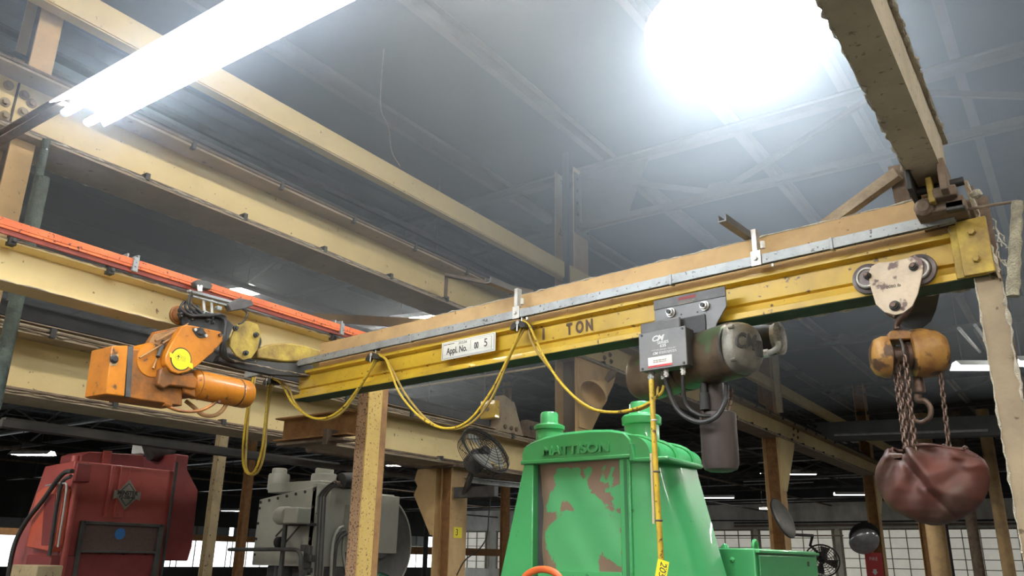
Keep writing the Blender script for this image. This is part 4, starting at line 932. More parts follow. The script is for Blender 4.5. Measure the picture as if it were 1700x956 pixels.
# trolley wheels and side plates over the beam
for px, py in ((300, 522), (425, 565)):
    y, z = P3(px, py, -4.66)
    MB().lathe((-4.70, y, z), (1, 0, 0), [(0, 0), (.058, 0), (.062, .01), (.062, .02), (.052, .024), (.052, .034), (.02, .04), (0, .04)], 30).build('wheel', ORANGE2 if px < 400 else DARKST, t)
plate('olive_trolley_plate', [(384, 560), (392, 540), (412, 532), (428, 538), (434, 552), (428, 580), (418, 594), (404, 598), (392, 590), (382, 575)], -4.60, -4.615, YEL2, bevel=.004)
for px, py in ((407, 586), (424, 556), (390, 545)):
    y, z = P3(px, py, -4.598); mb = MB(); mb.cyl((-4.60, y, z), (-4.585, y, z), .018, .018, 16); mb.cyl((-4.585, y, z), (-4.57, y, z), .012, .012, 6); mb.build('axle_nut', DARKST, t)
plate('near_trolley_plate', [(296, 520), (318, 512), (372, 524), (388, 540), (378, 566), (340, 560), (306, 545)], -4.58, -4.60, DARKST)
# grease lumps and cable harness around the trolley
rnd = random.Random(9); mb = MB()
for k in range(26):
    px = rnd.uniform(298, 376); p_ = at(px, 520 + (px - 298) * .14 + rnd.uniform(-6, 8), X=-4.57 + rnd.uniform(-.02, .02)); r = rnd.uniform(.008, .018)
    mb.rings([(p_ + V((0, -r, 0)), r * .3), (p_ + V((0, -r * .5, 0)), r), (p_ + V((0, r * .5, 0)), r * .9), (p_ + V((0, r, 0)), r * .3)], 7)
mb.build('grease_lumps', BLACK, t)
for k in range(4):
    MB().tube(catmull([at(306 + k * 3, 500 + k, X=-4.60), at(300 + k * 9, 512, X=-4.56), at(318 + k * 8, 524, X=-4.55), at(350 + k * 6, 522, X=-4.55), at(372 + k, 532, X=-4.56), at(373 - k, 560, X=-4.54), at(376 - k * 3, 590, X=-4.56), at(388, 600, X=-4.6)], 8), .0085, 8).build('harness_wire', BLACK, t)
# collector bracket: galvanised arm, tubes, collector heads
mb = MB(); a_ = at(312, 485, X=-4.60); b_ = at(384, 504, X=-4.60); mb.ext(R_(.018, .03), a_, b_); a_ = at(312, 491, X=-4.58); b_ = at(380, 509, X=-4.58); mb.ext(R_(.012, .012), a_, b_); mb.build('collector_arm', GALV, t, bevel=.002)
mb = MB()
for px in (338, 351): mb.cyl(at(px, 498, X=-4.60), at(px + 1, 522, X=-4.60), .010, .010, 14)
mb.build('mount_tube', CHROME, t)
mb = MB()
for px, py in ((340, 520), (350, 523), (362, 512)): p_ = at(px, py, X=-4.59); mb.bx(p_.x - .02, p_.x + .02, p_.y - .018, p_.y + .018, p_.z - .014, p_.z + .014)
mb.build('mount_clamp', GALV, t, bevel=.004)
mb = MB(); pr = [P3(*q_, -4.62) for q_ in ((316, 470), (322, 466), (340, 469), (346, 476), (342, 483), (318, 478))]; mb.prism(pr, -4.62, -4.57, axis='x'); mb.build('collector_head', DKGREY, t, bevel=.006)
mb = MB(); pr = [P3(*q_, -4.60) for q_ in ((372, 506), (392, 496), (412, 500), (416, 508), (400, 514), (378, 518))]; mb.prism(pr, -4.61, -4.56, axis='x'); mb.build('collector_head', BLKPL, t, bevel=.006)
mb = MB(); pr = [P3(*q_, -4.565) for q_ in ((327, 473), (330, 473), (331, 477), (333, 473), (336, 474), (335, 484), (328, 483))]; mb.prism(pr, -4.566, -4.56, axis='x'); mb.build('clip', REFL, t)
for pp in (((318, 484), (312, 500), (316, 516)), ((400, 510), (410, 520), (404, 534), (396, 538)), ((320, 488), (316, 505), (322, 518), (330, 512), (326, 506))):
    MB().tube(catmull([at(a_, b_, X=-4.57) for a_, b_ in pp], 7), .006, 8).build('collector_lead', DARKST, t)
# second trolley section: olive curved housing right of the hoist
t2 = thing('olive_trolley_housing', at(480, 590, X=-4.62), 'grimy olive curved housing on the beam between the orange hoist and the yellow beam', 'housing')
pxs = [(428, 594), (428, 580), (450, 571), (475, 569), (505, 573), (530, 581), (545, 590), (540, 600), (470, 600)]
MB().prism([P3(a_, b_, -4.64) for a_, b_ in pxs], -4.64, -4.72, axis='x').build('housing', YEL2, t2, bevel=.01)
MB().prism([P3(a_, b_, -4.65) for a_, b_ in ((366, 588), (400, 598), (470, 602), (520, 606), (520, 626), (450, 622), (400, 612), (360, 600))], -4.65, -4.70, axis='x').build('lower_rail', DARKST, t2, bevel=.006)
mb = MB(); flange_dust(mb, at(372, 596, X=-4.63), at(520, 625, X=-4.63), .006, .03, seed=51); mb.build('dust_edge', DUSTFLG, t2)

# ================================================================== MACHINES
# ---- green surface grinder
YG = 5.2
def G(px, py, Y=YG): return at(px, py, Y=Y)
a = G(1045, 755); XGc = a.x
t = thing('surface_grinder', (-3.05, 5.6, 0), 'big bright green surface grinder with two stub columns on its domed top', 'machine')
capz = G(960, 761).z; xl = G(868, 768).x; xr_ = XGc
# cap: front outline extruded back, domed
front = [(868, 768), (867, 752), (871, 740), (882, 733), (905, 724), (935, 717), (975, 713), (1010, 712), (1035, 716), (1045, 728), (1047, 755)]
fo = [G(a_, b_) for a_, b_ in front]; base = fo[0].z
Dp = .62
mb = MB()
def capg(u, v):
    # u along front outline, v from front to back
    k = u * (len(fo) - 1); i = min(int(k), len(fo) - 2); f = k - i; p_ = fo[i].lerp(fo[i + 1], f)
    vv = v
    sc = 1.0; h = p_.z - capz
    zz = capz + h * (1 - .55 * max(0, vv - .35) ** 2) * (.90 + .10 * min(vv / .06, 1))
    yy = YG + Dp * vv - .025 * (1 if vv > 0 else 0)
    return (p_.x, yy + .0, zz)
mb.grid(capg, 60, 14)
n0 = len(mb.v)
# front and back faces
mb.add([tuple(p_) for p_ in [V(capg(i / 59, 0)) for i in range(60)]], [tuple(range(60))])
mb.add([tuple(V(capg(i / 59, 1))) for i in range(60)], [tuple(range(59, -1, -1))])
capo = mb.build('cap_casting', GREEN, t, smooth=50)
mb = MB(); mb.bx(xl - .012, xr_ + .012, YG - .015, YG + Dp + .01, capz - .02, capz + .008); mb.build('cap_lip', GREEN, t, bevel=.006)
c = G(955, 746, YG - .004); text('MATTISON', .092, (c.x, YG - .001, c.z), (1, 0, .0), (0, 0, 1), GREEN, capo, 'raised_lettering', ext=.016, sx=1.25, bold=.003)
# rounded right shoulder with radiating ribs
sh = MB()
def shf(u, v):
    a_ = pi * .5 * u
    x_ = xr_ - .03 + (.30 + .02) * math.sin(a_) * (.55 + .45 * v); 
    return (x_ * 1.0, YG + .02 + (Dp - .05) * v, capz - .02 + (.165 - .02 * v) * math.cos(a_) ** .8)
sh.grid(shf, 16, 12); sh.add([shf(i / 15, 0) for i in range(16)] + [(xr_ - .03, YG + .02, capz - .02)], [tuple(range(17))]); sh.build('side_shoulder', GREEN, t, smooth=60)
for v in (.18, .5, .82):
    q = [V(shf(i / 15, v)) + V((.004, 0, .006)) for i in range(16)]; MB().tube(q, .014, 8).build('shoulder_rib', GREEN, t)
MB().bx(xr_ - .01, xr_ + .29, YG - .0, YG + Dp, capz - .05, capz - .018).build('shoulder_flange', GREEN, t, bevel=.01)
mb = MB(); mb.prism([(xr_ + .005, capz - .04), (xr_ + .04, capz - .04), (xr_ + .028, capz + .08), (xr_ + .012, capz + .08)], YG - .02, YG + .05); mb.build('corner_lug', GREEN, t, bevel=.004)
# stub columns on top
for k, (px, py0, py1, py2, Yc, r1, r2, r3) in enumerate(((912, 685, 706, 726, YG + .16, .070, .118, .105), (1066, 668, 690, 730, YG + .30, .088, .145, .128))):
    b0 = at(px, py2, Y=Yc); t0 = at(px, py0, Y=Yc); m0 = at(px, py1, Y=Yc)
    H0 = t0.z - b0.z; hm = m0.z - b0.z
    mb = MB(); mb.lathe((b0.x, Yc, b0.z - .04), (0, 0, 1), [(0, 0), (r3, 0), (r3, hm * .55 + .04), (r3 * .98, hm * .58 + .04), (r2, hm * .62 + .04), (r2 * 1.02, hm * .9 + .04), (r2 * .9, hm + .04), (r1 * 1.12, hm + .045), (r1, hm + .06), (r1, H0 * .93 + .04), (r1 * .85, H0 + .04), (0, H0 + .045)], 36)
    mb.build('stub_column', GREEN, t)
# body: tapered trunk
zf = .0
xl0, xr0 = G(835, 950).x, G(1052, 950).x
zt0 = capz - .02
bl = G(885, 768).x; br = G(1028, 768).x
mb = MB()
sl = (G(830, 956).x - xl) / (zt0 - G(830, 956).z)
def XLz(z_): return xl + sl * (zt0 - z_)
mb.add([(xl + .01, YG, zt0), (bl, YG, zt0), (G(884, 956).x, YG, G(884, 956).z), (XLz(.0) if 0 else XLz(.9), YG, .9), (bl, YG, .9)], [(0, 1, 4, 3)])
mb2 = MB(); mb2.prism([(xl + .01, zt0), (bl, zt0), (bl, 0), (XLz(1.0) - .1, 0), (XLz(1.0), 1.0)], YG, YG + .50); mb2.build('left_cheek', GREEN, t, bevel=.006)
MB().bx(bl - .005, br + .005, YG + .07, YG + .5, 0, zt0).build('core', DARKST, t, smooth=False)
mb = MB(); mb.bx(br, xr_, YG - .005, YG + .5, 0, zt0); mb.build('right_pilaster', GREEN, t, bevel=.008)
MB().bx(xr_ - .045, xr_ - .02, YG - .008, YG - .004, 0, zt0).build('pilaster_groove', mat('green_groove', (.03, .17, .06)), t, smooth=False)
# flared right side
mb = MB()
def flf(u, v):
    # u: height 0 top..1 bottom ; v: around from front to right/back
    zz = zt0 * (1 - u); f = (zt0 - zz)
    w0 = .10 + .045 * u; 
    ex_ = .25 + .27 * max(0, f - .02) * .90 + .06 * max(0, f - .6) ** 2
    a_ = (v) * pi / 2
    return (xr_ + ex_ * math.sin(a_) ** .75, YG + .02 + .55 * (1 - math.cos(a_) ** .8), zz)
mb.grid(flf, 24, 20); mb.build('flared_side', GREEN, t, smooth=60)
for i in range(9):
    zz = zt0 - .06 - i * .1; MB().cyl((xr_ - .008, YG - .006, zz), (xr_ - .008, YG - .014, zz), .006, .006, 8).build('rivet', GREEN, t)
# bellows curtain, with peeling green paint over brown canvas
cm_ = bpy.data.materials.new('peeling_green_canvas'); cm_.use_nodes = True; nt = cm_.node_tree; b_ = nt.nodes['Principled BSDF']
tc = nt.nodes.new('ShaderNodeTexCoord'); n1 = nt.nodes.new('ShaderNodeTexNoise'); n1.inputs['Scale'].default_value = 3.4; n1.inputs['Detail'].default_value = 5; n1.inputs['Roughness'].default_value = .55; n1.inputs['Distortion'].default_value = .5
sp = nt.nodes.new('ShaderNodeSeparateXYZ'); nt.links.new(tc.outputs['UV'], sp.inputs[0]); nt.links.new(tc.outputs['Object'], n1.inputs['Vector'])
def mth(op, a_, b2=None, c_=None):
    n_ = nt.nodes.new('ShaderNodeMath'); n_.operation = op
    for k, v_ in enumerate((a_, b2, c_)):
        if v_ is None: continue
        if isinstance(v_, (int, float)): n_.inputs[k].default_value = v_
        else: nt.links.new(v_, n_.inputs[k])
    return n_.outputs[0]
left = mth('MULTIPLY', mth('SUBTRACT', .27, sp.outputs[0]), 1.0)          # more bare canvas along the left edge
right = mth('MULTIPLY', mth('MAXIMUM', mth('SUBTRACT', sp.outputs[0], .72), 0), .35)
low = mth('MULTIPLY', mth('MAXIMUM', mth('SUBTRACT', .50, sp.outputs[1]), 0), .26)
top = mth('MULTIPLY', mth('MAXIMUM', mth('SUBTRACT', sp.outputs[1], .95), 0), 3.0)
s1 = mth('ADD', mth('ADD', n1.outputs['Fac'], mth('MAXIMUM', left, 0)), mth('ADD', mth('ADD', right, low), top))
r_ = nt.nodes.new('ShaderNodeValToRGB'); nt.links.new(s1, r_.inputs[0]); r_.color_ramp.elements[0].position = .585; r_.color_ramp.elements[1].position = .60
r_.color_ramp.elements[0].color = (.095, .42, .16, 1); r_.color_ramp.elements[1].color = (.25, .165, .115, 1)
nt.links.new(r_.outputs[0], b_.inputs['Base Color']); b_.inputs['Roughness'].default_value = .42
bp = nt.nodes.new('ShaderNodeBump'); bp.inputs['Strength'].default_value = .35; bp.inputs['Distance'].default_value = .01; nt.links.new(n1.outputs['Fac'], bp.inputs['Height']); nt.links.new(bp.outputs[0], b_.inputs['Normal'])
z_lo = 1.25
def cf(u, v):
    x_ = bl + .02 + (br - bl - .02) * u + (.012 * math.sin(v * 9) + .02 * v) * (1 - u) * (v > .0)
    d = .012 * math.sin(u * 5 + v * 3) + .006 * math.sin(u * 9 - v * 7) * v + .003 * math.sin((u - v) * 14)
    d += .03 * math.exp(-(u / .06) ** 2)
    return (x_, YG + .045 + d - .01, zt0 + .005 + (z_lo - zt0) * v)
cg = MB().grid(cf, 40, 50); co = cg.build('canvas_curtain', cm_, t, smooth=80)
uv = co.data.uv_layers.new(name='UVMap'); og = org(t)
for lp in co.data.loops:
    v_ = co.data.vertices[lp.vertex_index].co + og
    uv.data[lp.index].uv = ((v_.x - bl) / (br - bl), (v_.z - z_lo) / (zt0 - z_lo))
MB().bx(bl, br, YG + .0, YG + .05, 0, z_lo + .02).build('lower_apron', GREEN, t, bevel=.004)
q = G(960, 950)
MB().bx(bl + .05, br, YG - .006, YG + .04, G(960, 946).z - .25, G(960, 948).z).build('lower_panel', GREEN, t, bevel=.004)
# electrical boxes on the right of the grinder
a = at(1171, 912, Y=6.0); b = at(1252, 910, Y=6.0)
cbx = thing('green_control_cabinet', (a.x, 6.0, 0), 'low green electrical cabinet right of the big green grinder', 'cabinet')
c = at(1356, 926, X=b.x)
MB().bx(a.x, b.x, 6.0, c.y, 0, b.z).build('cabinet_body', GREEN, cbx, bevel=.01)
MB().bx(b.x, b.x + .015, 6.06, c.y - .06, .5, b.z - .045).build('door', GREEN, cbx, bevel=.004)
MB().bx(b.x - .01, b.x + .03, 6.02, c.y - .02, b.z - .03, b.z - .01).build('drip_edge', GREEN, cbx, bevel=.003)
d = at(1216, 929, Y=6.0); MB().lathe((d.x, 6.0, d.z), (0, -1, 0), [(0, 0), (.018, 0), (.018, .006), (.01, .012), (0, .012)], 14).build('plug', GREEN, cbx)
d = at(1203, 906, Y=6.15); MB().lathe((d.x, 6.15, b.z), (0, 0, 1), [(0, 0), (.03, 0), (.026, .02), (.012, .035), (0, .036)], 14).build('grease_cap', GREEN, cbx)
MB().torus((b.x - .06, 6.2, b.z + .01), (1, 0, 0), .05, .012, 20, 8).build('lifting_eye', GREEN, cbx)
d = at(1342, 936, X=b.x + .015); MB().cyl((b.x + .012, d.y, d.z), (b.x + .022, d.y, d.z), .02, .02, 10).build('latch', DKGREY, cbx)
# orange hose in front of it
pts = [at(862, 985, Y=4.6), at(870, 960, Y=4.6), at(885, 948, Y=4.6), at(903, 945, Y=4.6), at(920, 950, Y=4.6), at(932, 964, Y=4.6), at(938, 990, Y=4.6), at(940, 1100, Y=4.6)]
pts = [at(858, 1100, Y=4.6)] + pts
o = MB().tube(catmull(pts, 8), .022, 12).build('orange_hose', mat('orange_rubber', (.75, .14, .03), (.55, .10, .03), 8, .4, .45))
tag(o, 'arched orange hose at the bottom in front of the green machine', 'hose')

# ---- red punch press
XRp = -11.0
def Rr(px, py): return at(px, py, X=XRp)
c0 = Rr(125, 765); c1 = Rr(291, 785); ztp = 2.80; y0, y1 = c0.y, c1.y; xL = at(75, 772, Y=y0).x
t = thing('punch_press', (XRp - .4, y0 + .8, 0), 'large red punch press at lower left with a diamond name badge', 'machine')
yR = at(332, 820, X=XRp).y
mb = MB(); mb.prism([(xL, ztp - .04), (XRp, ztp), (XRp, 0), (xL - .42, 0), (xL - .40, 1.9), (xL - .22, 2.1), (xL - .12, 2.4)], y0, y1); fr = mb.build('frame', RED, t, bevel=.015)
zb_c = at(335, 830, X=XRp - .1)
mb = MB(); mb.prism([(y1, 3.05), (y1 + .22, 3.05), (y1 + .22, 2.85), (yR, 2.55), (yR + .02, 1.75), (yR - .02, 1.55), (y1, 1.55)], XRp - .9, XRp - .05, axis='x'); mb.build('gear_guard', RED2, t, bevel=.015)
a = at(133, 752, X=XRp - .2); b = at(235, 760, X=XRp - .2)
MB().prism([(a.y, ztp - .02), (a.y, a.z - .02), (a.y + .1, a.z + .03), (b.y, b.z + .04), (b.y + .05, ztp - .02)], XRp - .7, XRp - .15, axis='x').build('crown_housing', RED2, t, bevel=.012)
a = at(172, 750, X=XRp - .14); MB().bx(XRp - .16, XRp - .13, a.y, a.y + .12, ztp, a.z + .02).build('bright_rib', RED, t, bevel=.003)
for px in (125, 140): 
    p_ = at(px, 766, X=XRp - .25); MB().cyl((p_.x, p_.y, ztp), (p_.x, p_.y, ztp + .09), .06, .05, 16).build('oil_cap', RED, t)
# ribs on the front face
for px0, px1 in ((180, 186), (196, 212)): 
    p_, q_ = Rr(px0, 800), Rr(px1, 800); MB().bx(XRp, XRp + .03, p_.y, q_.y, 2.10, ztp - .02).build('face_rib', RED, t, bevel=.006)
MB().bx(XRp, XRp + .05, Rr(118, 800).y + .02, Rr(145, 800).y, 2.53, ztp - .03).build('junction_box', RED2, t, bevel=.008)
# window frame with screen
a = Rr(133, 868); b = Rr(262, 925)
za, zb3 = Rr(190, 872).z, Rr(190, 914).z
yl_, yr2 = Rr(135, 890).y, Rr(258, 895).y
mb = MB(); mb.bx(XRp, XRp + .06, yl_ - .03, yr2 + .05, za - .0, za + .04); mb.bx(XRp, XRp + .06, yl_ - .06, yl_, 1.2, za + .04); mb.bx(XRp, XRp + .06, yr2, yr2 + .08, 1.2, za + .04); mb.bx(XRp, XRp + .06, yl_, yr2, zb3 - .03, zb3); mb.build('window_frame', DKGREY, t, bevel=.006)
MB().bx(XRp + .005, XRp + .015, yl_, yr2, zb3, za).build('screen', mat('dusty_screen', (.16, .10, .09), (.12, .08, .07), 30, .5, .5), t, smooth=False)
MB().bx(XRp - .001, XRp + .006, yl_, yr2, 1.2, zb3 - .03).build('opening', RED2, t, smooth=False)
q = Rr(198, 886); MB().cyl((XRp + .016, q.y, q.z), (XRp + .022, q.y, q.z), .075, .075, 28).build('blue_sticker', BLUEP, t)
for dz in (-.5, .0, .5): 
    pass
# diamond badge
q = Rr(209, 821); dy, dz = .135, .20
bd = MB(); bd.prism([(q.y, q.z + dz), (q.y + dy, q.z + .04), (q.y + dy + .06, q.z + .05), (q.y + dy + .06, q.z - .07), (q.y + dy, q.z - .05), (q.y, q.z - dz), (q.y - dy, q.z - .05), (q.y - dy - .06, q.z - .07), (q.y - dy - .06, q.z + .05), (q.y - dy, q.z + .04)], XRp + .03, XRp + .04, axis='x')
bo = bd.build('name_badge', mat('aluminium_badge', (.34, .33, .28), (.22, .21, .18), 9, .5, .5), t)
ln = MB()
for s_ in (1, -1):
    ln.tube([(XRp + .041, q.y - .09, q.z + .055 * s_), (XRp + .041, q.y, q.z + .15 * s_), (XRp + .041, q.y + .09, q.z + .055 * s_)], .006, 5)
ln.build('diamond_line', INK, bo)
text('MINSTER', .078, (XRp + .0405, q.y, q.z + .018), (0, 1, 0), (0, 0, 1), INK, bo, 'lettering', bold=.003, sx=.95)
text('P2-200-48', .062, (XRp + .0405, q.y, q.z - .038), (0, 1, 0), (0, 0, 1), INK, bo, 'lettering', bold=.002, sx=.9)
# left side: cover panels and pipes
mb = MB(); A_ = lambda px, py: at(px, py, Y=y0 - .05)
pts = [(83, 806), (104, 802), (112, 812), (98, 905), (92, 916), (50, 908), (66, 820)]
MB().prism([(A_(a_, b_).x, A_(a_, b_).z) for a_, b_ in pts], y0 - .10, y0).build('side_cover', mat('window_lit_red_paint', (.66, .13, .07), (.52, .09, .05), 3, .4, .4), t, bevel=.012)  # window light on this side put into a brighter red
pts = [(76, 820), (93, 820), (88, 905), (70, 905)]
MB().prism([(at(a_, b_, Y=y0 - .1).x, at(a_, b_, Y=y0 - .1).z) for a_, b_ in pts], y0 - .115, y0 - .1).build('cover_recess', RED2, t, bevel=.004)
MB().tube(catmull([at(a_, b_, Y=y0 - .16) for a_, b_ in ((120, 782), (108, 784), (96, 796), (70, 832), (42, 868), (24, 905), (14, 956), (12, 1000))], 8), .030, 10).build('hose', DARKST, t)
MB().tube(catmull([at(a_, b_, Y=y0 - .14) for a_, b_ in ((118, 790), (104, 800), (96, 830), (88, 880), (82, 922))], 8), .024, 10).build('hose', DARKST, t)
MB().tube(catmull([at(a_, b_, Y=y0 - .14) for a_, b_ in ((76, 806), (104, 802), (110, 815), (96, 908))], 6), .012, 8).build('bright_pipe', SPECK, t)
MB().tube([(XRp + .04, y0 + .05, 0), (XRp + .04, y0 + .05, ztp - .3)], .05, 10).build('vertical_pipe', RED, t)
MB().tube([(XRp + .04, y1 - .02, .2), (XRp + .04, y1 - .02, ztp + .12)], .022, 8).build('vertical_conduit', DARKST, t)
q = at(56, 940, Y=y0 - .1); MB().bx(q.x - .2, q.x + .42, y0 - .12, y0 + .2, 1.25, q.z + .14).build('lower_block', RED2, t, bevel=.02)
for i in range(4): MB().bx(XRp + .0, XRp + .006, y0 + .2 + i * .33, y0 + .24 + i * .33, 1.62, 1.66).build('guard_bolt', DARKST, t)
# machine bits on top of the press and beyond
a = at(232, 738, X=XRp - 1.2); o = MB().prism([(a.y - .12, a.z - .16), (a.y - .12, a.z + .05), (a.y - .05, a.z + .1), (a.y + .1, a.z + .08), (a.y + .08, a.z - .1), (a.y + .0, a.z - .18)], a.x, a.x + .25, axis='x').build('white_motor_cover', REFL, bevel=.01)
tag(o, 'small white angular cover hanging above the red press', 'cover')
p_ = at(262, 748, X=XRp - .5); o = MB().rings([(p_ + V((0, -.25, .1)), .06), (p_ + V((0, -.1, 0)), .16), (p_ + V((0, .1, 0)), .17), (p_ + V((0, .25, .05)), .1)], 14).build('dark_motor', DARKST)
tag(o, 'dark rounded motor above the right shoulder of the red press', 'motor')

# ---- grey press
XQ = -9.5
g0 = at(527, 806, X=XQ); yg = g0.y; gz = g0.z
gl = at(431, 829, Y=yg)
t = thing('grey_press', (XQ - .5, yg + .5, 0), 'pale grey press machine with bolted side plate and big round flywheel behind the rusty post', 'machine')
zl = at(430, 829, Y=yg).z; zbt = at(424, 938, Y=yg).z
ye = at(655, 850, X=XQ).y
MB().prism([(gl.x, zl), (XQ, gz), (XQ, 1.5), (gl.x - .02, 1.5)], yg, yg + .9).build('frame', GREYM, t, bevel=.01)
for i in range(7):
    u = .03 + i * .155; x_ = gl.x + (XQ - gl.x) * u; z_ = zl + (gz - zl) * u - .05
    MB().cyl((x_, yg, z_), (x_, yg - .015, z_), .022, .022, 8).build('bolt', DARKST, t)
for i in range(4):
    for x_ in (gl.x + .03, XQ - .05):
        z_ = gz - .3 - i * .23; MB().cyl((x_, yg, z_), (x_, yg - .015, z_), .02, .02, 8).build('bolt', DARKST, t)
MB().bx(gl.x + .05, XQ - .05, yg + .1, yg + 1.2, gz - .06, gz + .09).build('top_deck', GREYM, t, bevel=.01)
for px, r, h in ((462, .17, .33), (537, .20, .35)):
    p_ = at(px, 805, Y=yg + .35); pt = at(px, 787, Y=yg + .35)
    mb = MB(); mb.lathe((p_.x, yg + .35, gz), (0, 0, 1), [(0, 0), (r, 0), (r, pt.z - gz - .03), (r * .93, pt.z - gz), (r * .72, pt.z - gz), (r * .70, pt.z - gz + .08), (r * .6, pt.z - gz + .09), (0, pt.z - gz + .09)], 28); mb.build('air_cylinder', GREYM, t)
MB().bx(XQ - .1, XQ + .02, yg - .0, yg + .25, .9, gz + .04).build('corner_post', GREYM, t, bevel=.01)
MB().bx(XQ - .8, XQ - .02, yg + .3, ye, 1.7, gz - .02).build('side_body', GREYM, t, bevel=.012)
MB().bx(XQ - .02, XQ + .12, at(573, 850, X=XQ).y, at(600, 850, X=XQ).y + .1, at(580, 917, X=XQ).z, at(580, 838, X=XQ).z).build('junction_box', GREYM, t, bevel=.008)
q = at(588, 876, X=XQ + .12); MB().bx(XQ + .12, XQ + .126, q.y - .1, q.y + .12, q.z - .13, q.z + .13).build('red_sign', REDP, t, smooth=False)
text('0', .2, (XQ + .1265, q.y, q.z), (0, 1, 0), (0, 0, 1), WHITEINK, t, 'sign_ring', sx=.7)
# flywheel and its guard
fw = at(628, 883, X=XQ + .05); yf = fw.y; rf = abs(at(668, 883, X=XQ + .05).y - yf)
rf = .78
mb = MB(); mb.lathe((XQ - .25, ye - .35, 1.83), (1, 0, 0), [(0, 0), (rf, 0), (rf, .26), (rf - .06, .30), (rf - .1, .27), (.25, .27), (.2, .33), (0, .33)], 56); mb.build('flywheel', mat('dark_grey_wheel', (.13, .13, .12), (.09, .09, .085), 5, .5, .45), t)
MB().torus((XQ + .02, ye - .35, 1.83), (1, 0, 0), rf - .02, .022, 56, 8).build('wheel_rim', GREYM, t)
MB().bx(XQ - .2, XQ + .1, ye - .55, ye + .0, 1.7, gz - .05).build('wheel_guard', GREYM, t, bevel=.012)
# drive motor on the side plate
q = at(480, 856, Y=yg - .25)
mb = MB(); a_ = at(462, 856, Y=yg - .32); b_ = at(512, 856, Y=yg - .12)
mb.rings([(a_ + V((-.05, 0, 0)), .05), (a_ + V((-.02, 0, 0)), .10), (a_ + V((.05, 0, 0)), .13), (a_ + V((.22, 0, 0)), .13), (a_ + V((.24, 0, 0)), .11)], 22, (1, 0, 0)); mb.build('brake_motor', GREYM, t)
MB().bx(a_.x + .22, a_.x + .52, yg - .42, yg - .15, a_.z - .12, a_.z + .11).build('motor_housing', GREYM, t, bevel=.02)
MB().cyl(a_ + V((-.055, 0, 0)), a_ + V((-.06, 0, 0)), .06, .06, 18).build('end_disc', REFL, t)
MB().bx(a_.x + .05, a_.x + .5, yg - .2, yg, a_.z - .14, a_.z - .1).build('mount_bracket', DKGREY, t, bevel=.004)
p_ = at(464, 900, Y=yg - .2); MB().lathe(p_ + V((-.06, 0, 0)), (1, 0, 0), [(0, 0), (.06, 0), (.08, .02), (.08, .09), (.05, .11), (0, .11)], 20).build('pulley', BLACK, t)
for (c_, d_) in (((458, 890), (478, 868)), ((470, 905), (500, 870))): MB().cyl(at(*c_, Y=yg - .2), at(*d_, Y=yg - .2), .014, .014, 8).build('link_arm', BLKPL, t)
MB().cyl(at(474, 868, Y=yg - .25), at(462, 990, Y=yg - .25), .036, .036, 12).build('vertical_pipe', DKGREY, t)
# pipes on the corner
for k, px in enumerate((529, 534, 539)):
    MB().tube(catmull([at(px + 26 + k, 800 + 3 * k, Y=yg - .1), at(px + 14, 808, Y=yg - .1), at(px + 2, 822, Y=yg - .1), at(px, 840, Y=yg - .1), at(px - 6, 960, Y=yg - .1)], 6), .018, 8).build('corner_pipe', DKGREY, t)
for k in range(3):
    MB().tube(catmull([at(570 + 3 * k, 874 + 6 * k, X=XQ + .1), at(562 + 3 * k, 878 + 6 * k, X=XQ + .1), at(555 + 3 * k, 892 + 4 * k, X=XQ + .1), at(551 + 3 * k, 920, X=XQ + .1), at(548 + 3 * k, 985, X=XQ + .1)], 6), .022, 9).build('looped_hose', GREYM if k == 0 else DKGREY, t)
MB().tube(catmull([at(380, 912, Y=yg - .35), at(430, 912, Y=yg - .35), at(486, 912, Y=yg - .35), at(497, 918, Y=yg - .35), at(500, 935, Y=yg - .35), at(498, 1000, Y=yg - .35)], 6), .028, 10).build('guard_rail', DKGREY, t)
rnd = random.Random(3); mb = MB()
for k in range(12):
    p_ = at(rnd.uniform(500, 520), rnd.uniform(908, 950), Y=yg - .2); r = rnd.uniform(.02, .05); mb.bx(p_.x - r, p_.x + r, p_.y - r, p_.y + r, p_.z - r, p_.z + r)
mb.bx(at(505, 930, Y=yg - .2).x, at(515, 930, Y=yg - .2).x, yg - .23, yg - .17, at(510, 955, Y=yg - .2).z, at(510, 905, Y=yg - .2).z); mb.build('valve_cluster', DKGREY, t, bevel=.01)
MB().cyl(at(566, 798, X=XQ), at(600, 796, X=XQ), .12, .12, 18).build('top_motor', DARKST, t)
MB().lathe(at(555, 803, X=XQ), (0, 1, 0), [(0, 0), (.05, 0), (.05, .1), (0, .1)], 12).build('regulator', CHAINM, t)
q = at(445, 946, Y=yg - .1); MB().cyl((q.x, yg + .3, 1.2), (q.x, yg + .3, 1.5), .22, .22, 20).build('die_spring', BLACK, t)
MB().bx(gl.x + .1, XQ, yg + .2, ye, 0, 1.5).build('lower_frame', DKGREY, t, bevel=.02)
# green round hood near the bottom
q = at(615, 968, Y=6.5); o = MB().lathe(q - V((0, 0, .28)), (0, 0, 1), [(0, .40), (.12, .39), (.27, .32), (.36, .2), (.38, 0), (0, 0)], 32).build('green_hood', mat('dark_green_gloss', (.01, .07, .04), rough=.15, coat=.8), smooth=60)
tag(o, 'glossy dark green rounded hood at the bottom edge in front of the rusty post', 'hood')
# white/red lower-left cabinet
q = at(36, 945, Y=5.0); o = MB().bx(q.x - .25, q.x + .35, 5.0, 5.3, 0, q.z + .05).build('cream_junction_cabinet', CREAM2, bevel=.012); tag(o, 'small cream cabinet at the lower left corner in front of the red press', 'cabinet')
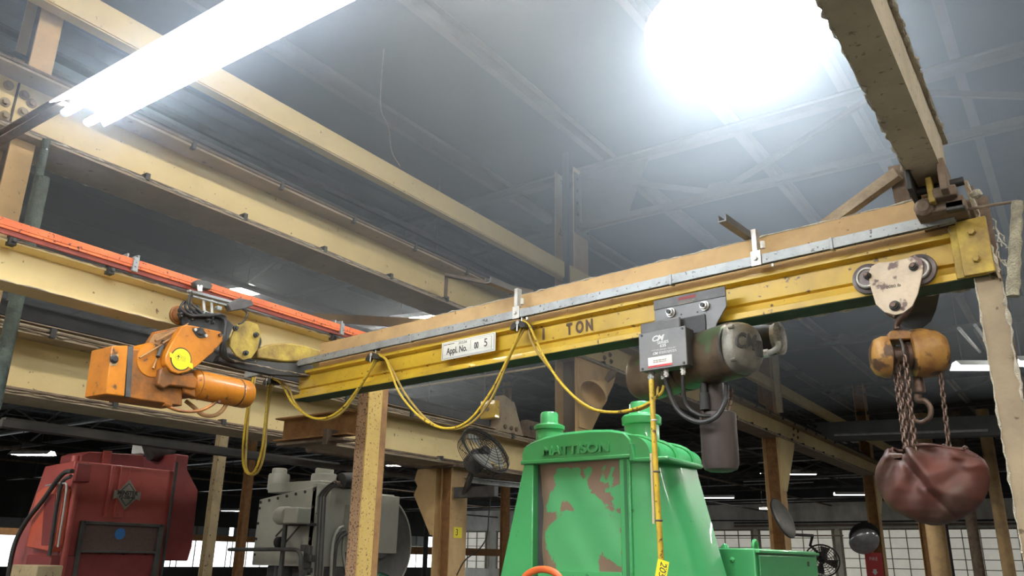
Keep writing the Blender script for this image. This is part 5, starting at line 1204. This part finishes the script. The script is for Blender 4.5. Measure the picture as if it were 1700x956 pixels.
# cream column behind the red press
q = at(352, 860, X=-13); t = hcol('building_column', -13, q.y, 0, 6.4, CREAM2, 'slim cream column between the red press and the grey press', w=.17, d=.15)
for (px, py, lab) in ((400, 900, 'orange-brown column left of the grey press'), (838, 880, 'narrow brown column just left of the green machine')):
    q = at(px, py, X=-16 if px < 500 else -12); hcol('building_column', q.x, q.y, 0, 6, RUSTB, lab, w=.16, d=.18)
q = at(708, 880, X=-20); o = MB().cyl((q.x, q.y, 0), (q.x, q.y, 4), .09, .09, 10).build('drain_pipe', DARKST); tag(o, 'dark vertical pipe in front of the bright windows, left of the tagged column', 'pipe')
# crossing rail in bright area
q = at(800, 918, X=-24); o = MB().bx(-24.1, -24, q.y - 9, q.y + 6, q.z - .12, q.z + .2).build('window_rail', RUSTB, smooth=False); tag(o, 'brown horizontal rail across the bright windows beside the tagged column', 'rail')
q = at(340, 893, X=-26); o = MB().bx(-26.1, -26, q.y - 9, q.y + 6, q.z - .1, q.z + .1).build('window_rail', RUSTB, smooth=False); tag(o, 'brown horizontal rail above the bright windows left of the grey press', 'rail')

# ---- pedestal fan on the tagged column
FC = at(806, 748, Y=YK - .35)
t = thing('industrial_fan', FC, 'black wire-caged industrial fan tilted upward on the tagged tan column', 'fan')
fn = (at(806, 748, Y=YK - .35) - EYE); fn.normalize()
# axis of the fan: points up and to the upper right of the picture, mostly sideways
axf = (RM @ V((.61, .74, .30))).normalized()
af = axf.orthogonal().normalized(); bf = axf.cross(af); RF = .31
cg = MB(); 
for k in range(8): 
    rr_ = RF * (.30 + .1 * k); hh = .10 * (1 - (rr_ / RF) ** 2) + .03; cg.torus(FC + axf * hh, axf, rr_, .0035, 40, 5)
for k in range(7): cg.torus(FC + axf * (-.12 + k * .022), axf, RF * (1.0 - .04 * abs(k - 5) / 5), .0035, 40, 5)
for k in range(10):
    a_ = 2 * pi * k / 10; d_ = af * math.cos(a_) + bf * math.sin(a_)
    cg.tube([FC + axf * (.10 * (1 - u * u) + .035) + d_ * RF * u for u in (.12, .4, .7, 1.0)] + [FC - axf * .10 + d_ * RF * .96, FC - axf * .15 + d_ * RF * .3], .004, 5)
cg.build('cage', BLACK, t)
MB().torus(FC, axf, RF * 1.01, .012, 44, 8).build('cage_ring', BLACK, t)
bl_ = mat('pale_metal_blade', (.55, .55, .48), (.36, .36, .32), 6, .5, .35, .4)
for k in range(3):
    a0_ = 2 * pi * k / 3 + .9
    def bf_(u, v, a0_=a0_):
        r_2 = RF * (.12 + .76 * u); an = a0_ + (v - .5) * (1.15 if u > .1 else .5) ; d_ = af * math.cos(an) + bf * math.sin(an)
        return FC + d_ * r_2 + axf * (.05 * (v - .5) - .02)
    m_ = MB(); m_.grid(bf_, 8, 8); m_.grid(lambda u, v: bf_(u, v) - axf * .003, 8, 8); m_.build('blade', bl_, t)
MB().lathe(FC - axf * .03, axf, [(0, 0), (.055, 0), (.055, .05), (.03, .075), (0, .08)], 20).build('hub', BLACK, t)
mt = FC - axf * .30; MB().lathe(mt, axf, [(0, 0), (.09, .01), (.12, .04), (.12, .20), (.09, .24), (0, .24)], 24).build('motor', BLKPL, t)
q0 = at(790, 812, Y=YK - .3); 
MB().tube([mt + axf * .1, at(778, 800, Y=YK - .2), at(770, 822, Y=YK - .1), V((XD + .2, YK, at(770, 822, Y=YK).z))], .035, 10).build('mount_arm', BLKPL, t)
a_ = at(768, 816, Y=YK - .1); b_ = at(830, 816, Y=YK - .1); MB().bx(a_.x - .1, b_.x - .05, YK - .14, YK - .06, a_.z - .07, a_.z + .05).build('mount_channel', BLKPL, t, bevel=.005)
MB().tube(catmull([at(815, 820, Y=YK), at(812, 850, Y=YK), at(808, 890, Y=YK), at(795, 912, Y=YK), at(772, 930, Y=YK), at(758, 955, Y=YK)], 7), .008, 6).build('power_cord', BLACK, t)
# strut with a small lamp behind it
a_ = at(772, 801, Y=YK + .12); b_ = at(880, 812, Y=YK + .5)
o = MB().ext(C_(.06, .06, .006), a_, b_).build('strut_arm', GALV, smooth=False); tag(o, 'grey strut arm running right from below the fan', 'strut')
# beacon horn on the middle column
q = at(992, 648, Y=Ys[1] - .35)
t = thing('warning_horn', q, 'round tan horn lamp mounted on the middle column under the big runway beam', 'horn')
hd = (RM @ V((-.55, -.35, .6))).normalized()
MB().lathe(q - hd * .05, hd, [(0, -.12), (.06, -.11), (.09, -.07), (.11, .0), (.20, .11), (.21, .15), (.205, .16), (.195, .15), (.10, .04), (0, .03)], 28).build('shell', TAN, t)
MB().rings([(q - hd * .1 + V((.08, 0, .08)), .04), (q - hd * .1 + V((.16, 0, .16)), .06), (q - hd * .1 + V((.22, 0, .2)), .03)], 14).build('mount_knuckle', DUSTY, t)

# ---- mirrors, fans and sign on the right
def disc_thing(name, px, py, Y, R, axc, m_, lab, cat, dome=.25):
    c_ = at(px, py, Y=Y); t = thing(name, c_, lab, cat); ax_ = (RM @ V(axc)).normalized()
    pr = [(R * math.sin(u * pi / 2 * .95), R * dome * math.cos(u * pi / 2 * .95)) for u in [i / 10 for i in range(11)]]
    MB().lathe(c_, ax_, pr + [(R, -.03), (0, -.03)], 36).build('dome', m_, t, smooth=60)
    MB().torus(c_, ax_, R, R * .035, 36, 6).build('rim', DARKST, t)
    return t, c_, ax_
t, c_, ax_ = disc_thing('oval_mirror', 1300, 860, 17.6, .42, (.72, .52, .45), MIRR2, 'dark tilted round mirror on the tan column right of the green grinder', 'mirror')
MB().cyl(c_ - ax_ * .02, (XK + .1, 18.82, c_.z - .1), .03, .03, 8).build('mount_arm', DARKST, t)
t, c_, ax_ = disc_thing('dome_mirror', 1435, 898, 28.0, .45, (-.05, -.30, 1), MIRR, 'silver dome safety mirror left of the far brown column', 'mirror', .55)
MB().lathe(c_ - ax_ * .10 + V((.02, .05, .13)), ax_, [(0, 0), (.46, 0), (.46, .05), (.30, .06), (0, .06)], 24).build('black_hood', BLACK, t)
MB().cyl(c_, (XK - .1, 28.72, c_.z - .1), .03, .03, 8).build('mount_arm', DARKST, t)
c_ = at(1365, 930, Y=20.5); t = thing('wall_fan', c_, 'small black caged fan right of the green cabinet', 'fan')
ax_ = (RM @ V((-.35, -.1, .9))).normalized(); cg = MB(); RF2 = .38
for k in range(7): cg.torus(c_ + ax_ * .05, ax_, RF2 * (.16 + .14 * k), .008, 30, 5)
a2 = ax_.orthogonal().normalized(); b2 = ax_.cross(a2)
for k in range(16): d_ = a2 * math.cos(k * pi / 8) + b2 * math.sin(k * pi / 8); cg.tube([c_ + ax_ * .08 + d_ * .05, c_ + ax_ * .06 + d_ * RF2], .007, 5)
cg.build('cage', BLACK, t)
for k in range(4):
    d_ = a2 * math.cos(k * pi / 2 + .4) + b2 * math.sin(k * pi / 2 + .4); e_ = ax_.cross(d_)
    MB().add([tuple(c_ + d_ * .04 - e_ * .03), tuple(c_ + d_ * .33 - e_ * .11), tuple(c_ + d_ * .33 + e_ * .11), tuple(c_ + d_ * .04 + e_ * .03)] + [tuple(c_ - ax_ * .012 + d_ * .04 - e_ * .03), tuple(c_ - ax_ * .012 + d_ * .33 - e_ * .11), tuple(c_ - ax_ * .012 + d_ * .33 + e_ * .11), tuple(c_ - ax_ * .012 + d_ * .04 + e_ * .03)], [(0, 1, 2, 3), (7, 6, 5, 4), (0, 4, 5, 1), (1, 5, 6, 2), (2, 6, 7, 3), (3, 7, 4, 0)]).build('blade', BLKPL, t)
MB().lathe(c_ - ax_ * .3, ax_, [(0, 0), (.1, .02), (.12, .08), (.10, .26), (0, .28)], 16).build('motor', BLACK, t)
MB().torus(c_, ax_, RF2, .014, 36, 6).build('cage_ring', BLACK, t)
MB().tube([c_ - ax_ * .2, at(1345, 905, Y=20.5), at(1349, 889, Y=20.2), at(1312, 887, Y=19.3)], .035, 8).build('mount_arm', DARKST, t)
q = at(1453, 939, Y=28.4); o = MB().bx(q.x - .28, q.x + .22, 28.42, 28.45, q.z - .38, q.z + .38).build('fire_sign', REDP, smooth=False); tag(o, 'small red fire extinguisher sign on the far brown column', 'sign')
for s_, z_ in (('FIRE', .2),): text(s_, .14, (q.x - .03, 28.418, q.z + z_), (1, 0, 0), (0, 0, 1), WHITEINK, o, 'lettering')
MB().prism([(q.x - .08, q.z - .1), (q.x + .02, q.z - .1), (q.x + .02, q.z - .18), (q.x + .06, q.z - .18), (q.x - .03, q.z - .28), (q.x - .12, q.z - .18), (q.x - .08, q.z - .18)], 28.412, 28.418).build('arrow', WHITEINK, o, smooth=False)
# far vertical pipes below the bag
for (px, w_, m_, lab) in ((1556, .35, TAN, 'thick tan pipe standing below the red bag'), (1574, .08, BLACK, 'thin black cord pipe just right of the thick tan pipe'), (1618, .20, DUSTY, 'rough brown pipe below the right end of the red bag'), (1667, .22, TAN, 'yellow-striped tan post at the lower right')):
    Yp = 38 if px == 1574 else 36; q = at(px, 900, Y=Yp); o = MB().cyl((q.x, Yp, 0), (q.x, Yp, 7.4), w_, w_, 14).build('standpipe', m_); tag(o, lab, 'pipe')
for (x0, x1, py, Y, m_, lab) in ((1385, 1640, 722, 22, SPECK, 'bright horizontal conduit behind the chains at right'), (1110, 1400, 889, 40, DUSTY, 'brown horizontal conduit low across the far wall'), (1180, 1300, 864, 40, DARKST, 'dark horizontal pipe on the far wall behind the green machine')):
    a_, b_ = at(x0, py, Y=Y), at(x1, py - (8 if py < 800 else 0), Y=Y)
    o = MB().cyl(a_, b_, .03, .03, 8).build('conduit_run', m_); tag(o, lab, 'conduit')
a_, b_ = at(1500, 800, Y=30), at(1700, 760, Y=30)
for (px0, px1, py0, py1, Y, m_, lab) in ((1345, 1700, 733, 722, 24, DARKST, 'wide dark duct behind the red bag at right'),):
    a_, b_ = at(px0, py0, Y=Y), at(px1, py1, Y=Y); o = MB().ext(R_(.5, .4), a_, b_).build('air_duct', mat('grey_duct', (.15, .16, .16), (.10, .10, .10), 1, .5, .7), smooth=False); tag(o, lab, 'duct')
# thin pipe below the yellow beam in the middle
a_, b_ = at(600, 656, Y=8.2), at(905, 608, Y=8.2)
o = MB().cyl(a_, b_, .013, .013, 8).build('conduit_run', CREAM2); tag(o, 'thin pale conduit just below the yellow beam above the crane bumper', 'conduit')
# spare orange strap hanging on roof: thin cable
o = MB().tube(catmull([V((at(632, 175, Y=6).x - .02, 6, 7.50)), at(632, 175, Y=6), at(645, 210, Y=6), at(650, 250, Y=6), at(664, 276, Y=6)], 8), .008, 6).build('loose_wire', FUZZ); tag(o, 'single loose pale wire dangling from the roof between the beams', 'wire')
# brackets on beam A
a_, b_ = at(738, 460, X=-5.6), at(885, 488, X=-4.9)
o = MB().ext(L_(.05, .05, .006), a_, b_)  .build('angle_bracket', DUSTY, smooth=False); tag(o, 'short brown angle arm in front of the big runway beam, left of the cross strut', 'bracket')
o2 = MB().ext(L_(.05, .05, .006), V((a_.x, a_.y, a_.z + .02)), V((a_.x, a_.y, 4.42)), up=(0, 1, 0)).build('angle_leg', DUSTY, o, smooth=False)
# thin cream brace behind the conductor bars
a_, b_ = at(520, 526, Y=6.6), at(790, 540, Y=6.6)
o = MB().ext(R_(.10, .06), a_ - V((0, 0, .06)), b_ - V((0, 0, .06))).build('cross_brace', TAN, smooth=False); tag(o, 'tan horizontal brace behind the right end of the conductor bars', 'brace')
# lower-right truss bits behind the bag
for (a__, b__, lb) in (((1592, 545), (1626, 584), 'left bright sloping tube beside the near beige post'), ((1619, 540), (1642, 572), 'right bright sloping tube beside the near beige post')):
    o = MB().cyl(at(*a__, Y=13), at(*b__, Y=16), .028, .028, 8).build('conduit_run', SPECK); tag(o, lb, 'conduit')

# ================================================================== LAMPS
# big fluorescent fixture at upper left
La, Lb = V((-3.63, 1.60, 3.62)), V((-1.75, 1.60, 3.62))
t = thing('fluorescent_fixture', La, 'long glaring fluorescent light fixture at the upper left on a brown channel', 'light fixture')
for k, dy in enumerate((-.055, .055)):
    MB().cyl(La + V((0, dy, -.02)), Lb + V((0, dy, -.02)), .019, .019, 18).build('tube', TUBE1, t)
    MB().cyl(La + V((-.03, dy, -.02)), La + V((0, dy, -.02)), .02, .02, 14).build('lamp_holder', REFL, t)
MB().ext([(-.12, -.02), (-.06, .04), (.06, .04), (.14, -.02), (.143, -.012), (.064, .05), (-.064, .05), (-.123, -.012)], La, Lb).build('reflector', REFL, t, smooth=False)
MB().ext(R_(.06, .08), La + V((0, 0, .055)), Lb + V((0, 0, .055))).build('ballast_housing', REFL, t, smooth=False)
o = MB().ext(C_(.05, .05, .005), V((-6.4, 1.55, 3.60)), V((-3.60, 1.55, 3.62))).build('support_channel', DUSTY, smooth=False); tag(o, 'brown support channel leading to the left end of the long fluorescent fixture', 'channel')
# wide round lamp at upper right: a fluorescent light's glare bloom built as shape
c_ = V((-1.74, 5.66, 5.78)); R1 = .76
t = thing('bloom_lamp', c_, 'round blinding lamp, its glare bloom built as a wide lens, at the top right of centre', 'light fixture')
MB().lathe(c_, (0, 0, -1), [(0, .30), (.25, .28), (.48, .22), (.66, .11), (R1, .0), (R1, -.02), (0, -.02)], 48).build('lens', TUBE, t)
MB().lathe(c_, (0, 0, 1), [(R1 + .005, -.01), (R1 + .01, .02), (.42, .24), (.16, .36), (.16, .55), (0, .56)], 40).build('reflector_shell', GALV, t)
MB().cyl(c_ + V((0, 0, .5)), c_ + V((0, 0, 1.95)), .01, .01, 8).build('hanger', DARKST, t)
# hanging shop fixtures
def fixture(x, y, z, L=1.25, rz=0, lab='', tubes=2, grp=None):
    t = thing('shop_light', (x, y, z), lab, 'light fixture', grp)
    Mx = Matrix.Translation((x, y, z)) @ Matrix.Rotation(rz, 4, 'Z')
    for dy in (-.07, .07): MB(Mx).cyl((-L / 2, dy, 0), (L / 2, dy, 0), .03, .03, 10).build('tube', TUBE2, t)
    MB(Mx).prism([(-.20, -.04), (-.07, .06), (.07, .06), (.20, -.04), (.20, -.03), (.08, .075), (-.08, .075), (-.20, -.03)], -L / 2 - .03, L / 2 + .03, axis='x').build('reflector', REFL, t, smooth=False)
    mb = MB(Mx)
    for dx in (-L * .35, L * .35): MB(Mx).cyl((dx, 0, .07), (dx, 0, ZC - z), .008, .008, 6).build('hanger', DARKST, t)
    return t
K = (2.35)
for (x0, x1, py, k, lab) in ((20, 88, 753, 1.1, 'hanging shop light at the far left above the red press'), (365, 407, 847, .8, 'hanging shop light between the red press and the grey press'), (640, 680, 772, 1.9, 'small shop light seen just right of the rusty post'),
                        (816, 850, 805, 2.0, 'small shop light under the fan at the left of the green machine'), (1262, 1296, 787, 2.0, 'small shop light partly hidden by the left side of the tan column at right'), (1308, 1357, 786, 1.5, 'shop light just right of the tan column at right'),
                        (1165, 1220, 825, 1.1, 'shop light low over the slope of the green grinder'), (1260, 1290, 844, 1.25, 'small shop light behind the dark oval mirror'), (1384, 1449, 820, 1.05, 'long shop light left of the red bag'), (1583, 1662, 607, 1.35, 'bright shop light left of the near beige post'), (1680, 1760, 600, 1.35, 'bright shop light at the right edge beyond the near beige post')):
    z = 1.65 + K * k; a_, b_ = at(x0, py, Z=z), at(x1, py, Z=z); c_ = (a_ + b_) / 2; L = (b_ - a_).length
    d_ = b_ - a_
    fixture(c_.x, c_.y, z, max(L - .1, .3), math.atan2(d_.y, d_.x), lab)
q = at(716, 524, Z=5.4); fixture(q.x - .3, q.y, 5.4, .9, .2, 'shop light glimpsed just above the yellow beam left of the big runway beam end')
q = at(396, 482, Z=5.8); fixture(q.x, q.y, 5.8, .5, .2, 'tiny shop light glint just above the orange conductor bars')
fixture(-2.8, 3.2, 6.5, 2.3, pi / 2, 'high shop light above the picture between the two big lamps')
# unseen lights added over, behind and beside the camera to brighten beams and machines
for i, (x, y, z) in enumerate(((-2.6, -1.6, 5.0), (.8, -1.2, 5.0), (3.2, 1.6, 5.0), (-5.6, -4.5, 4.6), (0, -5.5, 4.6), (5.6, 5.0, 5.0), (4.6, -4, 5.0), (-9.5, -2.5, 5.0), (-11.5, 1.2, 5.2), (2.2, 13, 5.2), (3.6, 21, 5.4), (4.6, 29, 5.4), (5.5, 39, 5.4), (6, 48, 5.4))):
    fixture(x, y, z, 2.3, 0, 'added unseen two-tube shop light brightening the beams and machines', grp='added unseen shop lights')

# scattering volume added round the two big lamps to imitate lens flare glow
for nm, bb, den, lab in (('lens_glow', (-10.5, 4.5, -3.5, 9.3, 3.23, ZC - .01), GLOW_DENSITY, 'bluish volume added for the lens glow around the two big lamps'),):
    hz_ = MB().bx(*bb).build(nm, DARKST, smooth=False)
    hm = bpy.data.materials.new(nm); hm.use_nodes = True; nt = hm.node_tree; nt.nodes.clear()
    vs_ = nt.nodes.new('ShaderNodeVolumeScatter'); vs_.inputs['Density'].default_value = den; vs_.inputs['Anisotropy'].default_value = .6; vs_.inputs['Color'].default_value = (.84, .92, 1.0, 1)
    o_ = nt.nodes.new('ShaderNodeOutputMaterial'); nt.links.new(vs_.outputs[0], o_.inputs['Volume'])
    hz_.data.materials[0] = hm; tag(hz_, lab, 'haze', kind='stuff')
